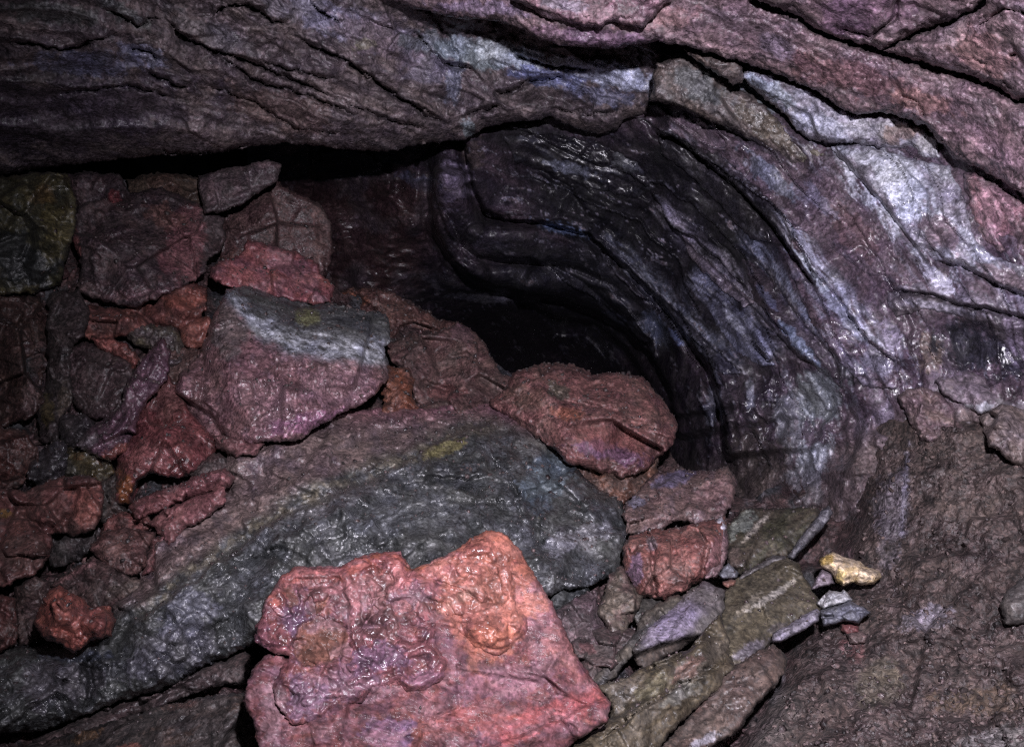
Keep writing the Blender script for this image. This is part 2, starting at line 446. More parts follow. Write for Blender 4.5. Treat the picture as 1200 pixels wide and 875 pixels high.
LINES = dict(
    w1=[(905, 235), (930, 280), (954, 318), (982, 349), (1019, 400), (1060, 430)],
    w2=[(760, 235), (800, 280), (841, 318), (879, 355), (910, 390), (937, 417), (965, 433)],
    w3=[(700, 275), (760, 335), (800, 373), (834, 407), (870, 437)],
    w4=[(860, 270), (903, 325), (937, 373), (978, 417), (990, 460)],
    w5=[(800, 320), (838, 349), (869, 376), (903, 427)],
    w6=[(975, 168), (1033, 236), (1067, 280), (1095, 320)],
    w7=[(1095, 304), (1126, 309), (1177, 335), (1240, 360)],
    w8=[(1040, 338), (1060, 340), (1091, 343), (1122, 355), (1160, 360), (1260, 385)],
    w9=[(1090, 400), (1120, 425), (1160, 441), (1200, 438), (1260, 440)],
    w10=[(800, 127), (830, 140), (862, 154), (906, 178), (927, 194), (965, 194)],
    w11=[(760, 150), (800, 165), (860, 215), (905, 262), (960, 340)],
)
def wall_depth(x, y, s):
    wx = x + 7 * fbm(x, y, 55, 3, 31); wy = y + 7 * fbm(x + 99, y, 55, 3, 33)
    d = wall_d(wx, wy)
    # flow coordinate: streaks run round the tube
    r = np.hypot(wx - 500, wy - 600); a = np.arctan2(wy - 600, wx - 500)
    rr = r + 16 * fbm(x, y, 90, 3, 12)
    lining = sstep(540, 640, x) * (1 - sstep(1050, 1110, x + 0.5 * (y - 300)) * sstep(430, 500, y))
    k = np.clip(d / 2.2, 0.5, 2.0)
    str1 = fbm(a * 9, rr, 34, 1, 3) * 0 + fbm(a * 420 / 7, rr, 30, 4, 41, 0.55, ridged=True)
    str2 = fbm(a * 420 / 5, rr, 11, 3, 45, 0.6, ridged=True)
    lip = fbm(a * 420 / 6, rr, 46, 2, 48); saw = (rr / 66 + 1.2 * lip) % 1.0
    d = d - lining * k * (1 - 0.45 * sstep(900, 1000, x)) * (0.018 * str1 + 0.004 * str2 + 0.052 * ((1 - saw) ** 2 - 0.3))
    # hand placed ledges
    for nm, dl, rc, sg in (("w1", .055, 22, 5), ("w2", .06, 25, 6), ("w3", .06, 18, 7), ("w4", .045, 20, 8), ("w5", .045, 14, 9), ("w6", .03, 30, 10),
                           ("w7", .04, 16, 11), ("w8", .05, 18, 12), ("w9", .02, 20, 13), ("w11", .14, 40, 14)):
        d = d + stepline(x, y, LINES[nm], dl, rc, 1.8, 2.5, sg)
    d = d + stepline(x, y, arc1, 0.30, 60, 3, 2, 21, 0.02)
    d = d + stepline(x, y, arc2, 0.16, 34, 4, 1.5, 22, 0.06)
    d = d + stepline(x, y, arc3, 0.42, 55, 4, 2, 23, 0.03)
    d = d + stepline(x, y, arc4, 0.5, 45, 4, 2, 24, 0.05)
    # rolled fold catching the light, and the tongue coming down beside it
    rl, _, t = line_d(x, y, [(565, 285), (600, 280), (650, 282), (700, 310), (745, 350)])
    d = d - 0.26 * np.sqrt(np.clip(1 - (rl / 26) ** 2, 0, 1))
    rl, _, t = line_d(x, y, [(530, 322), (600, 328), (660, 332), (710, 352), (750, 385)])
    d = d - 0.22 * np.sqrt(np.clip(1 - (rl / 19) ** 2, 0, 1))
    rl, _, t = line_d(x, y, [(525, 185), (532, 225), (545, 262)])
    d = d - 0.24 * np.sqrt(np.clip(1 - (rl / 24) ** 2, 0, 1))
    rl, _, t = line_d(x, y, [(512, 262), (530, 300), (560, 322)])
    d = d - 0.16 * np.sqrt(np.clip(1 - (rl / 15) ** 2, 0, 1))
    # draped vertical curtain under the ledge
    cur = blob(x, y, 905, 500, 110, 85, 0, 0.2, 3) * sstep(-10, 14, y - np.interp(x, [790, 834, 870, 937, 985, 1000], [395, 410, 438, 420, 455, 470]))
    xx = x + 16 * fbm(x, y, 50, 3, 71)
    d = d + cur * (0.10 - 0.03 * fbm(xx, y / 3.2, 26, 4, 72, 0.6, ridged=True) - 0.05 * facet(xx, y / 2, 30, 74, 14) - 0.02 * facet(xx, y, 12, 75, 14))
    # broken lower right
    rub = sstep(0, 60, y - np.interp(x, [960, 1000, 1060, 1200, 1300], [520, 480, 450, 440, 440]))
    d = d - rub * (0.05 * facet(x, y, 46, 76, 12) + 0.02 * facet(x, y, 17, 77, 10))
    # dark smooth hollow at the right
    d = d + 0.06 * blob(x, y, 1150, 410, 70, 34, 18, 0.2, 9)
    # back wall: blocky
    bk = 1 - sstep(470, 530, x)
    d = d - bk * (0.16 * facet(x, y, 70, 81, 12) + 0.06 * fbm(x / 3, y, 22, 3, 82, .6, ridged=True))
    d = d - k * (0.010 * fbm(x, y, 34, 4, 84, 0.5) + 0.0015 * fbm(x, y, 6, 3, 85, 0.6)) - lining * k * 0.03 * facet(rr / 1.0, a * 420 / 3.2, 46, 87, 20)
    f1, _ = cells(x, y, 8, 5)
    d = d - k * 0.004 * (1 - f1) * sstep(0, 0.3, fbm(x, y, 50, 2, 88))
    return d
def wall_col(x, y, s):
    wx = x + 7 * fbm(x, y, 55, 3, 31); wy = y + 7 * fbm(x + 99, y, 55, 3, 33)
    r = np.hypot(wx - 500, wy - 600) + 16 * fbm(x, y, 90, 3, 12); a = np.arctan2(wy - 600, wx - 500)
    n = len(x)
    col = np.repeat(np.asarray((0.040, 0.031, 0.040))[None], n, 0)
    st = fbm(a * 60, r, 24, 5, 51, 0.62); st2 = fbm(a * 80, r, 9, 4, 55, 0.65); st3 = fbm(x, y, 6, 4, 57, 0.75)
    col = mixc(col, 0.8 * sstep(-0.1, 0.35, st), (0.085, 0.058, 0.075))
    R = sstep(870, 1000, x)                          # brown purple wall nearer the camera
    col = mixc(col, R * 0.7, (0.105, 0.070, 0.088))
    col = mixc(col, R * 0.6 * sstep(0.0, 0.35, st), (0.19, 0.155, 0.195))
    # shade of the far arch, painted into the colour as near-black
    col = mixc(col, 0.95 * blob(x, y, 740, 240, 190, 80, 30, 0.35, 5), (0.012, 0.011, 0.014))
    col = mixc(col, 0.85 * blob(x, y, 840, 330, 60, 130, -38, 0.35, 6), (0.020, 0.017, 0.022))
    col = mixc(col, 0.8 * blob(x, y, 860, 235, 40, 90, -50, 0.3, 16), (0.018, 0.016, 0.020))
    col = mixc(col, 0.8 * blob(x, y, 680, 345, 120, 60, 25, 0.3, 8), (0.050, 0.047, 0.060))  # folds lightened in the colour so that they look lit
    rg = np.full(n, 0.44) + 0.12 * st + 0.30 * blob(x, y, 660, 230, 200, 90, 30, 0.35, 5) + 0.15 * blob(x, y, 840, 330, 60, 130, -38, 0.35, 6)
    # white and bluish crust streaks along the ledges, lightened to paint in highlights
    for nm, wd, off, c, am in (("w1", 11, 5, (0.46, 0.46, 0.56), 1.0), ("w2", 9, 8, (0.33, 0.29, 0.36), .9), ("w4", 10, 8, (0.20, 0.21, 0.28), .9), ("w5", 12, 3, (0.25, 0.25, 0.34), 1.0),
                               ("w3", 9, 6, (0.21, 0.22, 0.29), .8), ("w6", 24, 14, (0.42, 0.42, 0.48), .85), ("w8", 10, 4, (0.30, 0.28, 0.34), .5), ("w7", 10, 2, (0.42, 0.40, 0.48), .6)):
        dd, sd, t = line_d(x, y, LINES[nm])
        m = np.exp(-((dd * sd - off) / wd) ** 2) * sstep(-0.35, 0.25, st2 + 0.3 * st) * sstep(0, .1, t) * (1 - sstep(.85, 1, t))
        col = mixc(col, am * m, np.array(c) * 1.25); rg = rg - 0.12 * am * m
    lip = fbm(a * 420 / 6, r, 46, 2, 48); saw = (r / 66 + 1.2 * lip) % 1.0
    lining = sstep(560, 660, x) * (1 - sstep(1050, 1110, x + 0.5 * (y - 300)) * sstep(430, 500, y))
    col = mixc(col, 0.6 * lining * np.exp(-(saw / 0.07) ** 2) * sstep(-0.05, 0.3, st3 + 0.5 * st2), (0.28, 0.27, 0.33))
    for nm in ("w1", "w2", "w3", "w4", "w5", "w6", "w11", "w7"):
        dd, sd, t = line_d(x + 2.5 * fbm(x, y, 12, 3, 7), y, LINES[nm])
        col = mixc(col, .8 * np.exp(-((dd * sd - 2) / 2.2) ** 2) * sstep(-.15, .25, st3) * sstep(0, .1, t), (0.46, 0.44, 0.50))
    for b in ((1045, 225, 100, 34, 48, (0.55, 0.55, 0.62), .95), (1000, 185, 40, 12, 40, (0.5, 0.5, 0.56), .8), (985, 130, 60, 14, 20, (0.5, 0.5, 0.56), .7), (960, 345, 60, 9, 52, (0.36, 0.38, 0.52), .8), (1080, 270, 28, 10, 60, (0.55, 0.55, 0.6), .7),  # wide white sheen of the right wall painted as pale patches
              (860, 105, 60, 20, 25, (0.17, 0.19, 0.20), .7), (935, 385, 50, 12, 50, BLUE, .9), (880, 385, 40, 9, 52, (0.25, 0.25, 0.34), .9), (1098, 325, 30, 10, 40, (0.48, 0.46, 0.55), .85),
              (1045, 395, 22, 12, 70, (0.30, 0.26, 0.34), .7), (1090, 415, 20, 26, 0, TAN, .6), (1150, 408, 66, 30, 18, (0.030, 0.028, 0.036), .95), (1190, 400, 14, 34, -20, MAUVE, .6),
              (1000, 430, 22, 34, 60, DARK, .8), (670, 200, 40, 10, 15, (0.20, 0.21, 0.28), .8), (660, 268, 30, 7, 15, (0.24, 0.30, 0.48), .9), (530, 215, 22, 32, 10, (0.26, 0.21, 0.29), .9),  # includes the blue highlight on the rolled fold, painted in
              (555, 180, 14, 26, 5, (0.08, 0.06, 0.05), .6), (490, 213, 24, 10, 15, (0.14, 0.15, 0.23), .8), (768, 385, 12, 26, -30, (0.22, 0.24, 0.34), .7), (722, 375, 22, 8, 15, (0.14, 0.14, 0.2), .8),
              (797, 395, 12, 10, 30, (0.24, 0.28, 0.48), .8), (575, 350, 50, 6, 5, (0.26, 0.24, 0.29), .7), (430, 260, 40, 12, 15, (0.20, 0.15, 0.16), .8), (520, 330, 34, 10, 15, (0.17, 0.15, 0.18), .6),
              (960, 465, 30, 40, 0, (0.24, 0.26, 0.27), .75), (950, 555, 26, 46, 8, (0.40, 0.42, 0.46), .75), (925, 495, 18, 50, 0, (0.20, 0.20, 0.23), .7), (835, 470, 9, 44, 5, (0.18, 0.18, 0.23), .7),
              (880, 460, 6, 22, 0, (0.24, 0.24, 0.28), .7), (885, 540, 40, 50, 0, (0.075, 0.058, 0.052), .7), (1180, 480, 60, 14, 15, (0.46, 0.42, 0.44), .8), (1035, 490, 12, 20, 10, (0.36, 0.30, 0.38), .7),
              (1150, 500, 40, 30, 20, (0.30, 0.22, 0.2), .5), (1100, 250, 20, 60, -30, (0.17, 0.11, 0.12), .6), (1010, 290, 30, 60, -35, (0.14, 0.095, 0.11), .5), (940, 400, 22, 50, -42, (0.075, 0.055, 0.065), .6)):
        m = blob(x, y, *b[:5], seed=int(b[0]) % 19, soft=0.7) 
        m = sstep(0.25, 0.62, m * 0.8 + 0.75 * st2 + 0.4 * st3)
        col = mixc(col, b[6] * m, b[5])
    bk = 1 - sstep(480, 540, x + 0.3 * (y - 250))
    bk = bk * sstep(190, 230, y)
    bb = mixc(np.repeat(np.asarray((0.075, 0.036, 0.034))[None], n, 0), 0.6 * sstep(0, .35, fbm(x, y, 40, 4, 91)), (0.13, 0.10, 0.115))
    col = col * (1 - 0.75 * bk[:, None]) + bb * 0.75 * bk[:, None]
    rub = sstep(0, 60, y - np.interp(x, [960, 1000, 1060, 1200, 1300], [520, 480, 450, 440, 440]))
    col = mixc(col, 0.7 * rub, (0.155, 0.115, 0.105))
    rg = np.clip(rg + 0.15 * rub, 0.25, 0.9)
    return col, rg
wall_poly = [(290, 20), (1420, -60), (1420, 700), (760, 700), (740, 560), (480, 520), (290, 480)]
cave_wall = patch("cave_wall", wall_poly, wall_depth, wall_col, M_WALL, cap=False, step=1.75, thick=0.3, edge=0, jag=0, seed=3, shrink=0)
tag(cave_wall, "dark rounded lava tube wall with white and blue crusted flow streaks", kind="structure")

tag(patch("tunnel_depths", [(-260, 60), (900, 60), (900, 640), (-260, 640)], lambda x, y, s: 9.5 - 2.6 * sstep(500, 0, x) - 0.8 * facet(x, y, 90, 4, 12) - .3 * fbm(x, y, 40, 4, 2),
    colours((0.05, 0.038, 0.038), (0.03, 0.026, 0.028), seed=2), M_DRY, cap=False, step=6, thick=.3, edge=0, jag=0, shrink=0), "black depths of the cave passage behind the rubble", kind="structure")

# ================================================================== CEILING
ceil_d = rbf([(-150, -100, 1.45), (0, 0, 1.75), (0, 100, 1.95), (0, 190, 2.3), (200, 60, 1.95), (200, 170, 2.35), (400, 0, 2.0), (400, 100, 2.2), (400, 165, 2.45), (540, 50, 2.4), (540, 140, 2.5),
              (650, 70, 2.4), (740, 90, 2.42), (650, 130, 2.65), (770, 120, 2.5), (-150, 200, 2.2), (500, -100, 1.8), (700, -50, 2.0), (780, 60, 2.4)])
L2 = [(-160, 212), (0, 207), (45, 197), (137, 187), (185, 182), (223, 182), (254, 180), (302, 171), (333, 168), (377, 171), (400, 175), (451, 178), (503, 168), (547, 163), (565, 151), (592, 144), (626, 141), (647, 137), (674, 150),
      (700, 158), (720, 152), (732, 141), (757, 132), (768, 100), (775, 60), (770, -30), (620, -110), (-160, -110)]
CR = [([(188, 15), (215, 45), (245, 58), (290, 72), (330, 88), (400, 118)], 2.6, .05), ([(245, 25), (262, 8), (290, 6), (318, 24), (340, 28)], 2.4, .05), ([(345, 40), (375, 58), (400, 68), (420, 80), (460, 110), (500, 135), (535, 148)], 2.4, .045),
      ([(170, 82), (200, 98), (225, 103)], 2.0, .03), ([(300, 70), (340, 82), (400, 95)], 2.2, .03), ([(0, 50), (40, 52), (70, 60), (110, 48), (140, 40)], 2.6, .04), ([(185, 168), (196, 178), (230, 182), (262, 178), (300, 165)], 2.2, .04),
      ([(362, 0), (372, 12), (400, 28)], 2.0, .04), ([(400, 68), (430, 90), (470, 115), (520, 140)], 1.8, .03), ([(575, 108), (600, 108), (620, 95), (650, 92), (665, 88)], 2.6, .05), ([(535, 140), (560, 130), (590, 122)], 2.2, .05),
      ([(510, 20), (540, 70), (535, 110), (520, 140)], 2.0, .02), ([(150, 55), (175, 60), (190, 72)], 2, .03), ([(230, 95), (300, 120), (345, 150), (420, 160)], 1.8, .022), ([(60, 110), (150, 100), (220, 118)], 2.5, .02)]
def ceil_depth(x, y, s):
    d = ceil_d(x + 6 * fbm(x, y, 60, 3, 5), y)
    a = math.radians(np.pi * 0 + 24); u = x * math.cos(a) + y * math.sin(a); v = -x * math.sin(a) + y * math.cos(a) + 10 * fbm(x, y, 80, 3, 6)
    lf = 1 - sstep(120, 230, x + 0.6 * (60 - y))                     # smooth rolls at far left
    v2 = y - 0.06 * x + 6 * fbm(x, y, 80, 2, 9)
    d = d - 0.055 * lf * fbm(x / 5, v2, 52, 2, 17, .5, ridged=True)
    d = d - (1 - lf) * (0.016 * fbm(u / 4, v, 30, 4, 11, 0.6, ridged=True) + 0.055 * facet(u / 2.4, v, 26, 12, 30) + 0.014 * facet(u / 1.8, v, 10, 13, 26))
    d = d - 0.03 * facet(x, y, 90, 14, 12)
    d = d - 0.014 * fbm(x, y, 22, 4, 15, 0.6) - 0.006 * (1 - lf) * fbm(u / 2, v, 8, 3, 16, 0.6, ridged=True)
    for i, (pts, wd, dp) in enumerate(CR):
        d = d + crack(x, y, pts, wd * 0.85, dp * 2.2, 4.5, i, .2) + stepline(x, y, pts, 0.030, 30, 1.6, 4.5, i, .12)
    d = d + 0.10 * np.exp(-np.maximum(s, 0) / 14) * sstep(120, 160, y)
    return d
ceil_c0 = colours((0.135, 0.103, 0.108), (0.205, 0.155, 0.150), (0.100, 0.082, 0.098), 26, 0.5, (
    (60, 130, 190, 52, -4, (0.080, 0.062, 0.080), .85, .38), (170, 65, 30, 12, 20, (0.34, 0.34, 0.46), .75, .35), (100, 74, 70, 16, 0, (0.15, 0.15, 0.22), .8, .34), (250, 40, 60, 16, 25, (0.20, 0.18, 0.19), .6), (430, 25, 60, 14, 20, (0.26, 0.23, 0.29), .6), (60, 15, 70, 14, 5, (0.09, 0.10, 0.095), .6),
    (30, 90, 60, 10, 0, (0.025, 0.02, 0.024), .6), (140, 12, 40, 10, 30, (0.20, 0.20, 0.19), .8), (385, 22, 60, 22, 25, (0.30, 0.28, 0.36), .85, .36), (500, 70, 40, 30, 30, (0.27, 0.24, 0.30), .7, .36), (330, 10, 30, 12, 20, (0.24, 0.21, 0.24), .7), (540, 60, 46, 16, 20, (0.30, 0.35, 0.38), .85, .38),  # lilac highlights of the ceiling put into the patch colours
    (600, 66, 70, 15, 12, (0.50, 0.54, 0.58), .9, .3), (715, 88, 64, 16, 12, (0.55, 0.57, 0.68), .95, .28), (640, 90, 46, 12, 10, (0.22, 0.24, 0.40), .85, .38), (532, 95, 10, 30, 10, (0.30, 0.32, 0.40), .6, .35),  # bluish-white highlights painted on the ceiling below the pink lip
    (700, 112, 50, 12, 10, (0.13, 0.14, 0.22), .7), (640, 118, 60, 14, 8, (0.08, 0.06, 0.062), .8), (440, 40, 60, 24, 25, (0.25, 0.19, 0.22), .75), (425, 52, 14, 8, 0, (0.32, 0.30, 0.17), .5),
    (330, 130, 70, 24, 15, (0.16, 0.10, 0.085), .6), (548, 150, 8, 12, 0, (0.3, 0.36, 0.38), .7), (500, 50, 30, 14, 0, (0.23, 0.26, 0.28), .6)), seed=4, aniso=(24, 3.0))
CR += [([(400, 120), (440, 135), (500, 152)], 2.2, .04), ([(250, 60), (300, 95), (360, 112), (430, 140)], 2.2, .04), ([(120, 8), (160, 30), (190, 20)], 2.2, .03), ([(640, 125), (690, 135), (740, 128)], 2.0, .03), ([(590, 60), (640, 78), (700, 82)], 2.2, .03), ([(480, 30), (520, 75), (560, 80)], 2.0, .03)]
cave_ceiling = patch("cave_ceiling", L2, ceil_depth, ceil_c0, M_DRY, cap=False, step=1.7, thick=0.7, edge=10, edge_d=0.05, jag=2.5, seed=6, shrink=0)
tag(cave_ceiling, "sagging dark brown cracked rock ceiling over the rubble pile", kind="structure")

# slabs peeled off the ceiling: parts of it, each its own piece
slab_d = rbf([(440, -20, 1.95), (600, 30, 1.85), (700, 50, 1.80), (800, 50, 1.84), (860, 65, 1.85), (940, 95, 1.88), (1040, 130, 1.72), (1120, 185, 1.62), (1200, 230, 1.42), (1200, 0, 1.25), (900, 0, 1.62), (1000, 60, 1.62),
              (700, -60, 1.75), (1350, 100, 1.1), (1350, 300, 1.2), (1140, 270, 1.62), (1200, 305, 1.5)])
def slab(poly, off, blobs=(), base=(0.205, 0.134, 0.146), second=(0.155, 0.108, 0.114), third=(0.31, 0.235, 0.26), seed=1, edge=7, ed=0.04, thick=0.22, tilt=(0, 0), amp=1.0, dfield=None, aniso=(25, 2.5), mat=None, rough=.5, extra=None, jag=3.2, lab=None, step=1.8, par=None, shrink=.05, terr=1.0):
    P = np.asarray(poly, float); cx, cy = P.mean(0); df = dfield or slab_d
    def dfun(x, y, s):
        a = math.radians(aniso[0]); u = x * math.cos(a) + y * math.sin(a); v = -x * math.sin(a) + y * math.cos(a)
        d = df(x, y) + off + tilt[0] * (x - cx) / 100 + tilt[1] * (y - cy) / 100
        d = d - amp * (0.030 * facet(u / 1.6, v, 64, seed, 30) + 0.008 * facet(u / 1.5, v, 19, seed + 2, 26) + 0.006 * fbm(u / 2, v, 30, 4, seed + 1, .55) + 0.0020 * fbm(u / 2, v, 7, 3, seed + 3, .65, ridged=True) + 0.0016 * fbm(x, y, 4, 2, seed + 5))
        d = d + 0.016 * (1 - sstep(0, 1.5, s - (5 + 16 * fbm(x, y, 24, 4, seed + 7, .6)))) + 0.012 * (1 - sstep(0, 1.5, s - (16 + 40 * fbm(x, y, 50, 4, seed + 8, .6)))) * terr
        if extra: d = d + extra(x, y, s)
        return d
    o = patch("rock_slab", poly, dfun, colours(base, second, third, 24, rough, blobs, 1.0, seed, aniso), mat or M_DRY, step=step, thick=thick, edge=edge, edge_d=ed, jag=jag, seed=seed, parent=par or cave_ceiling, shrink=shrink, cap=False)
    if lab: o["label"] = lab
    return o
# lowest lip of the pink layer
slab([(440, -2), (480, 8), (534, 21), (549, 20), (592, 26), (619, 38), (640, 50), (674, 55), (722, 55), (767, 48), (800, 53), (858, 70), (903, 84), (937, 99), (965, 110), (982, 127), (1006, 134), (1040, 132), (1085, 147), (1098, 161), (1119, 187),
      (1143, 195), (1177, 213), (1200, 229), (1420, 330), (1420, 40), (1200, 122), (1191, 121), (1170, 108), (1136, 93), (1091, 81), (1033, 64), (985, 50), (954, 40), (937, 25), (880, 3), (860, -60), (440, -60)], 0.0,
     ((700, 45, 90, 12, 5, (0.22, 0.13, 0.19), .7), (830, 55, 60, 12, 15, (0.36, 0.24, 0.26), .7), (910, 55, 26, 14, 25, (0.36, 0.28, 0.33), .6), (1080, 120, 46, 14, 15, (0.30, 0.16, 0.14), .7), (900, 90, 110, 8, 22, (0.42, 0.30, 0.32), .6), (1160, 165, 44, 26, 30, (0.38, 0.24, 0.27), .5),
      (760, 20, 60, 16, 0, (0.33, 0.19, 0.19), .7), (1000, 90, 80, 20, 15, (0.25, 0.13, 0.13), .7), (560, 10, 60, 10, 5, (0.24, 0.18, 0.25), .8)), seed=2,
     extra=lambda x, y, s: crack(x, y, [(760, 0), (785, -2)], 2, .02) + crack(x, y, [(1000, 105), (1030, 75)], 1.5, .012, 2, 5) + crack(x, y, [(1055, 112), (1075, 120), (1085, 140)], 2.0, .03, 2, 6) + 0.0)
# upper right: two plates above the long crack
slab([(868, -60), (878, -2), (937, 19), (956, 34), (985, 45), (1010, 51), (1034, 58), (1050, 49), (1078, 36), (1110, 26), (1136, 14), (1152, 4), (1160, -60)], -0.03,
     ((1000, 20, 40, 30, 0, (0.20, 0.115, 0.165), .7), (1050, 10, 24, 16, 0, (0.21, 0.12, 0.17), .6)), seed=7, tilt=(0.03, 0.02), ed=.05,
     extra=lambda x, y, s: crack(x, y, [(975, 40), (990, 35), (1012, 40), (1020, 45), (1035, 32), (1050, 20), (1052, -10)], 2.6, .06, 2, 3))
slab([(1036, 60), (1052, 52), (1080, 39), (1112, 29), (1138, 17), (1156, 6), (1162, -60), (1420, -60), (1420, 60), (1200, 118), (1191, 117), (1170, 103), (1136, 88), (1091, 76)], -0.05,
     ((1150, 60, 40, 26, 30, (0.33, 0.18, 0.17), .6), (1120, 40, 14, 26, 40, (0.40, 0.30, 0.33), .4)), seed=9, tilt=(-0.01, 0.02), ed=.05,
     extra=lambda x, y, s: crack(x, y, [(1140, 35), (1160, 22), (1175, 10), (1200, 16), (1240, 30)], 2.0, .035, 2, 3) + crack(x, y, [(1183, 66), (1192, 63)], 2.2, .04, 1, 3, .3))
# small hanging plate, top middle
slab([(590, -60), (598, 0), (640, 20), (670, 28), (702, 33), (712, 26), (735, 30), (756, 33), (770, 17), (786, 0), (800, -60)], -0.10,
     ((700, 15, 50, 10, 10, (0.30, 0.20, 0.22), .7), (660, 6, 30, 8, 10, (0.30, 0.27, 0.32), .6)), base=(0.23, 0.13, 0.15), seed=12, ed=.05, tilt=(0, -.02))
# right: corner piece under the long lip
slab([(1127, 203), (1145, 203), (1200, 237), (1420, 345), (1420, 330), (1420, 420), (1205, 306), (1187, 301), (1171, 312), (1152, 293), (1138, 275), (1133, 240)], 0.07,
     ((1165, 245, 20, 40, 0, (0.34, 0.20, 0.24), .7),), base=(0.25, 0.13, 0.15), seed=14, ed=.04, thick=.12, aniso=(60, 2))
# pale grey-white wedge between the lips
slab([(868, 90), (880, 84), (937, 102), (980, 128), (1005, 138), (1040, 136), (1085, 151), (1100, 168), (1113, 193), (1081, 187), (1064, 174), (1050, 178), (1006, 168), (972, 167), (947, 165), (915, 130), (882, 104)], 0.12,
     ((900, 105, 40, 12, 25, (0.36, 0.39, 0.44), .9), (960, 145, 50, 12, 22, (0.46, 0.46, 0.53), .9), (1020, 152, 40, 12, 5, (0.50, 0.48, 0.50), .6), (1055, 155, 26, 12, -10, (0.26, 0.18, 0.15), .8), (1092, 172, 18, 12, 40, (0.52, 0.50, 0.52), .9), (900, 118, 30, 5, 40, (0.12, 0.10, 0.11), .6)),
     base=(0.28, 0.25, 0.29), second=(0.36, 0.35, 0.40), third=(0.16, 0.13, 0.14), seed=16, ed=.05, thick=.12, grow=0 if False else None) if False else \
slab([(868, 90), (880, 80), (937, 98), (980, 124), (1005, 134), (1040, 130), (1085, 146), (1100, 164), (1113, 193), (1081, 187), (1064, 174), (1050, 178), (1006, 168), (972, 167), (947, 165), (915, 130), (882, 104)], 0.12,
     ((900, 105, 40, 12, 25, (0.36, 0.39, 0.44), .9), (960, 145, 50, 12, 22, (0.46, 0.46, 0.53), .9), (1020, 152, 40, 12, 5, (0.50, 0.48, 0.50), .6), (1055, 155, 26, 12, -10, (0.26, 0.18, 0.15), .8), (1092, 172, 18, 12, 40, (0.52, 0.50, 0.52), .9), (900, 118, 30, 5, 40, (0.12, 0.10, 0.11), .6)),
     base=(0.28, 0.25, 0.29), second=(0.36, 0.35, 0.40), third=(0.16, 0.13, 0.14), seed=16, ed=.05, thick=.12, lab="pale grey and white rock slab")
# olive brown slab below it
slab([(768, 76), (800, 62), (830, 78), (862, 103), (880, 108), (915, 137), (945, 168), (972, 172), (966, 194), (927, 194), (906, 178), (885, 166), (862, 154), (830, 140), (800, 127), (780, 120), (762, 118)], 0.24,
     ((820, 100, 40, 20, 30, (0.13, 0.14, 0.14), .7), (900, 150, 50, 14, 35, (0.16, 0.13, 0.09), .7), (955, 180, 16, 12, 0, (0.2, 0.18, 0.12), .6)),
     base=(0.15, 0.115, 0.10), second=(0.12, 0.10, 0.095), third=(0.2, 0.17, 0.16), seed=18, ed=.06, thick=.12, aniso=(35, 3))
wall_f = lambda x, y: wall_depth(x, y, None)
def wplate(poly, off, base, second, third, blobs=(), seed=1, **k):
    slab(poly, off, blobs, base=base, second=second, third=third, seed=seed, edge=3, ed=.012, thick=.06, dfield=wall_f, par=cave_wall, aniso=k.pop("an", (50, 3)), amp=.35, terr=0.4, shrink=0.0, jag=2.6, mat=M_WALL, rough=.42, **k)
WB = (0.115, 0.080, 0.098)
wplate([(972, 172), (1006, 168), (1050, 180), (1082, 189), (1112, 194), (1130, 230), (1140, 276), (1165, 300), (1200, 312), (1240, 330), (1240, 365), (1177, 338), (1126, 312), (1097, 306), (1068, 282), (1034, 238)], -.035, (0.24, 0.22, 0.26), (0.40, 0.40, 0.45), (0.15, 0.11, 0.13),
       ((1060, 220, 50, 26, 50, (0.55, 0.56, 0.62), .95), (1100, 270, 20, 40, -30, (0.16, 0.11, 0.125), .8), (1180, 325, 40, 12, 20, (0.17, 0.12, 0.13), .8), (1020, 185, 40, 9, 10, (0.5, 0.5, 0.55), .8)), seed=31)
wplate([(800, 130), (840, 148), (862, 158), (906, 182), (927, 198), (962, 198), (1000, 228), (1040, 275), (1082, 332), (1050, 338), (1010, 318), (965, 285), (932, 268), (905, 238), (868, 205), (830, 178), (790, 158), (778, 140)], -.025, WB, (0.15, 0.11, 0.13), (0.22, 0.21, 0.26),
       ((900, 205, 46, 12, 40, (0.24, 0.25, 0.31), .8), (1000, 270, 40, 20, 50, (0.13, 0.075, 0.08), .7), (960, 235, 30, 9, 45, (0.21, 0.19, 0.25), .7)), seed=33)
wplate([(928, 276), (945, 296), (956, 318), (984, 349), (1020, 398), (1056, 424), (1052, 456), (1012, 452), (985, 425), (955, 385), (936, 345), (922, 305)], -.04, WB, (0.18, 0.16, 0.21), (0.33, 0.33, 0.40),
       ((950, 318, 40, 6, 52, (0.50, 0.52, 0.58), .95), (990, 370, 40, 8, 50, (0.34, 0.34, 0.42), .9), (1030, 425, 20, 14, 40, (0.26, 0.24, 0.29), .8)), seed=35)
wplate([(868, 300), (890, 312), (906, 330), (938, 374), (975, 414), (990, 455), (965, 440), (935, 415), (912, 388), (884, 352)], -.03, (0.06, 0.045, 0.055), (0.10, 0.08, 0.10), (0.17, 0.16, 0.22),
       ((935, 400, 36, 8, 48, (0.22, 0.25, 0.34), .9), (900, 350, 20, 5, 50, (0.16, 0.16, 0.24), .8)), seed=37)
wplate([(798, 276), (812, 288), (843, 318), (882, 352), (872, 360), (850, 342), (826, 322), (806, 296)], -.05, (0.15, 0.115, 0.13), (0.24, 0.20, 0.24), (0.33, 0.29, 0.33), (), seed=39)
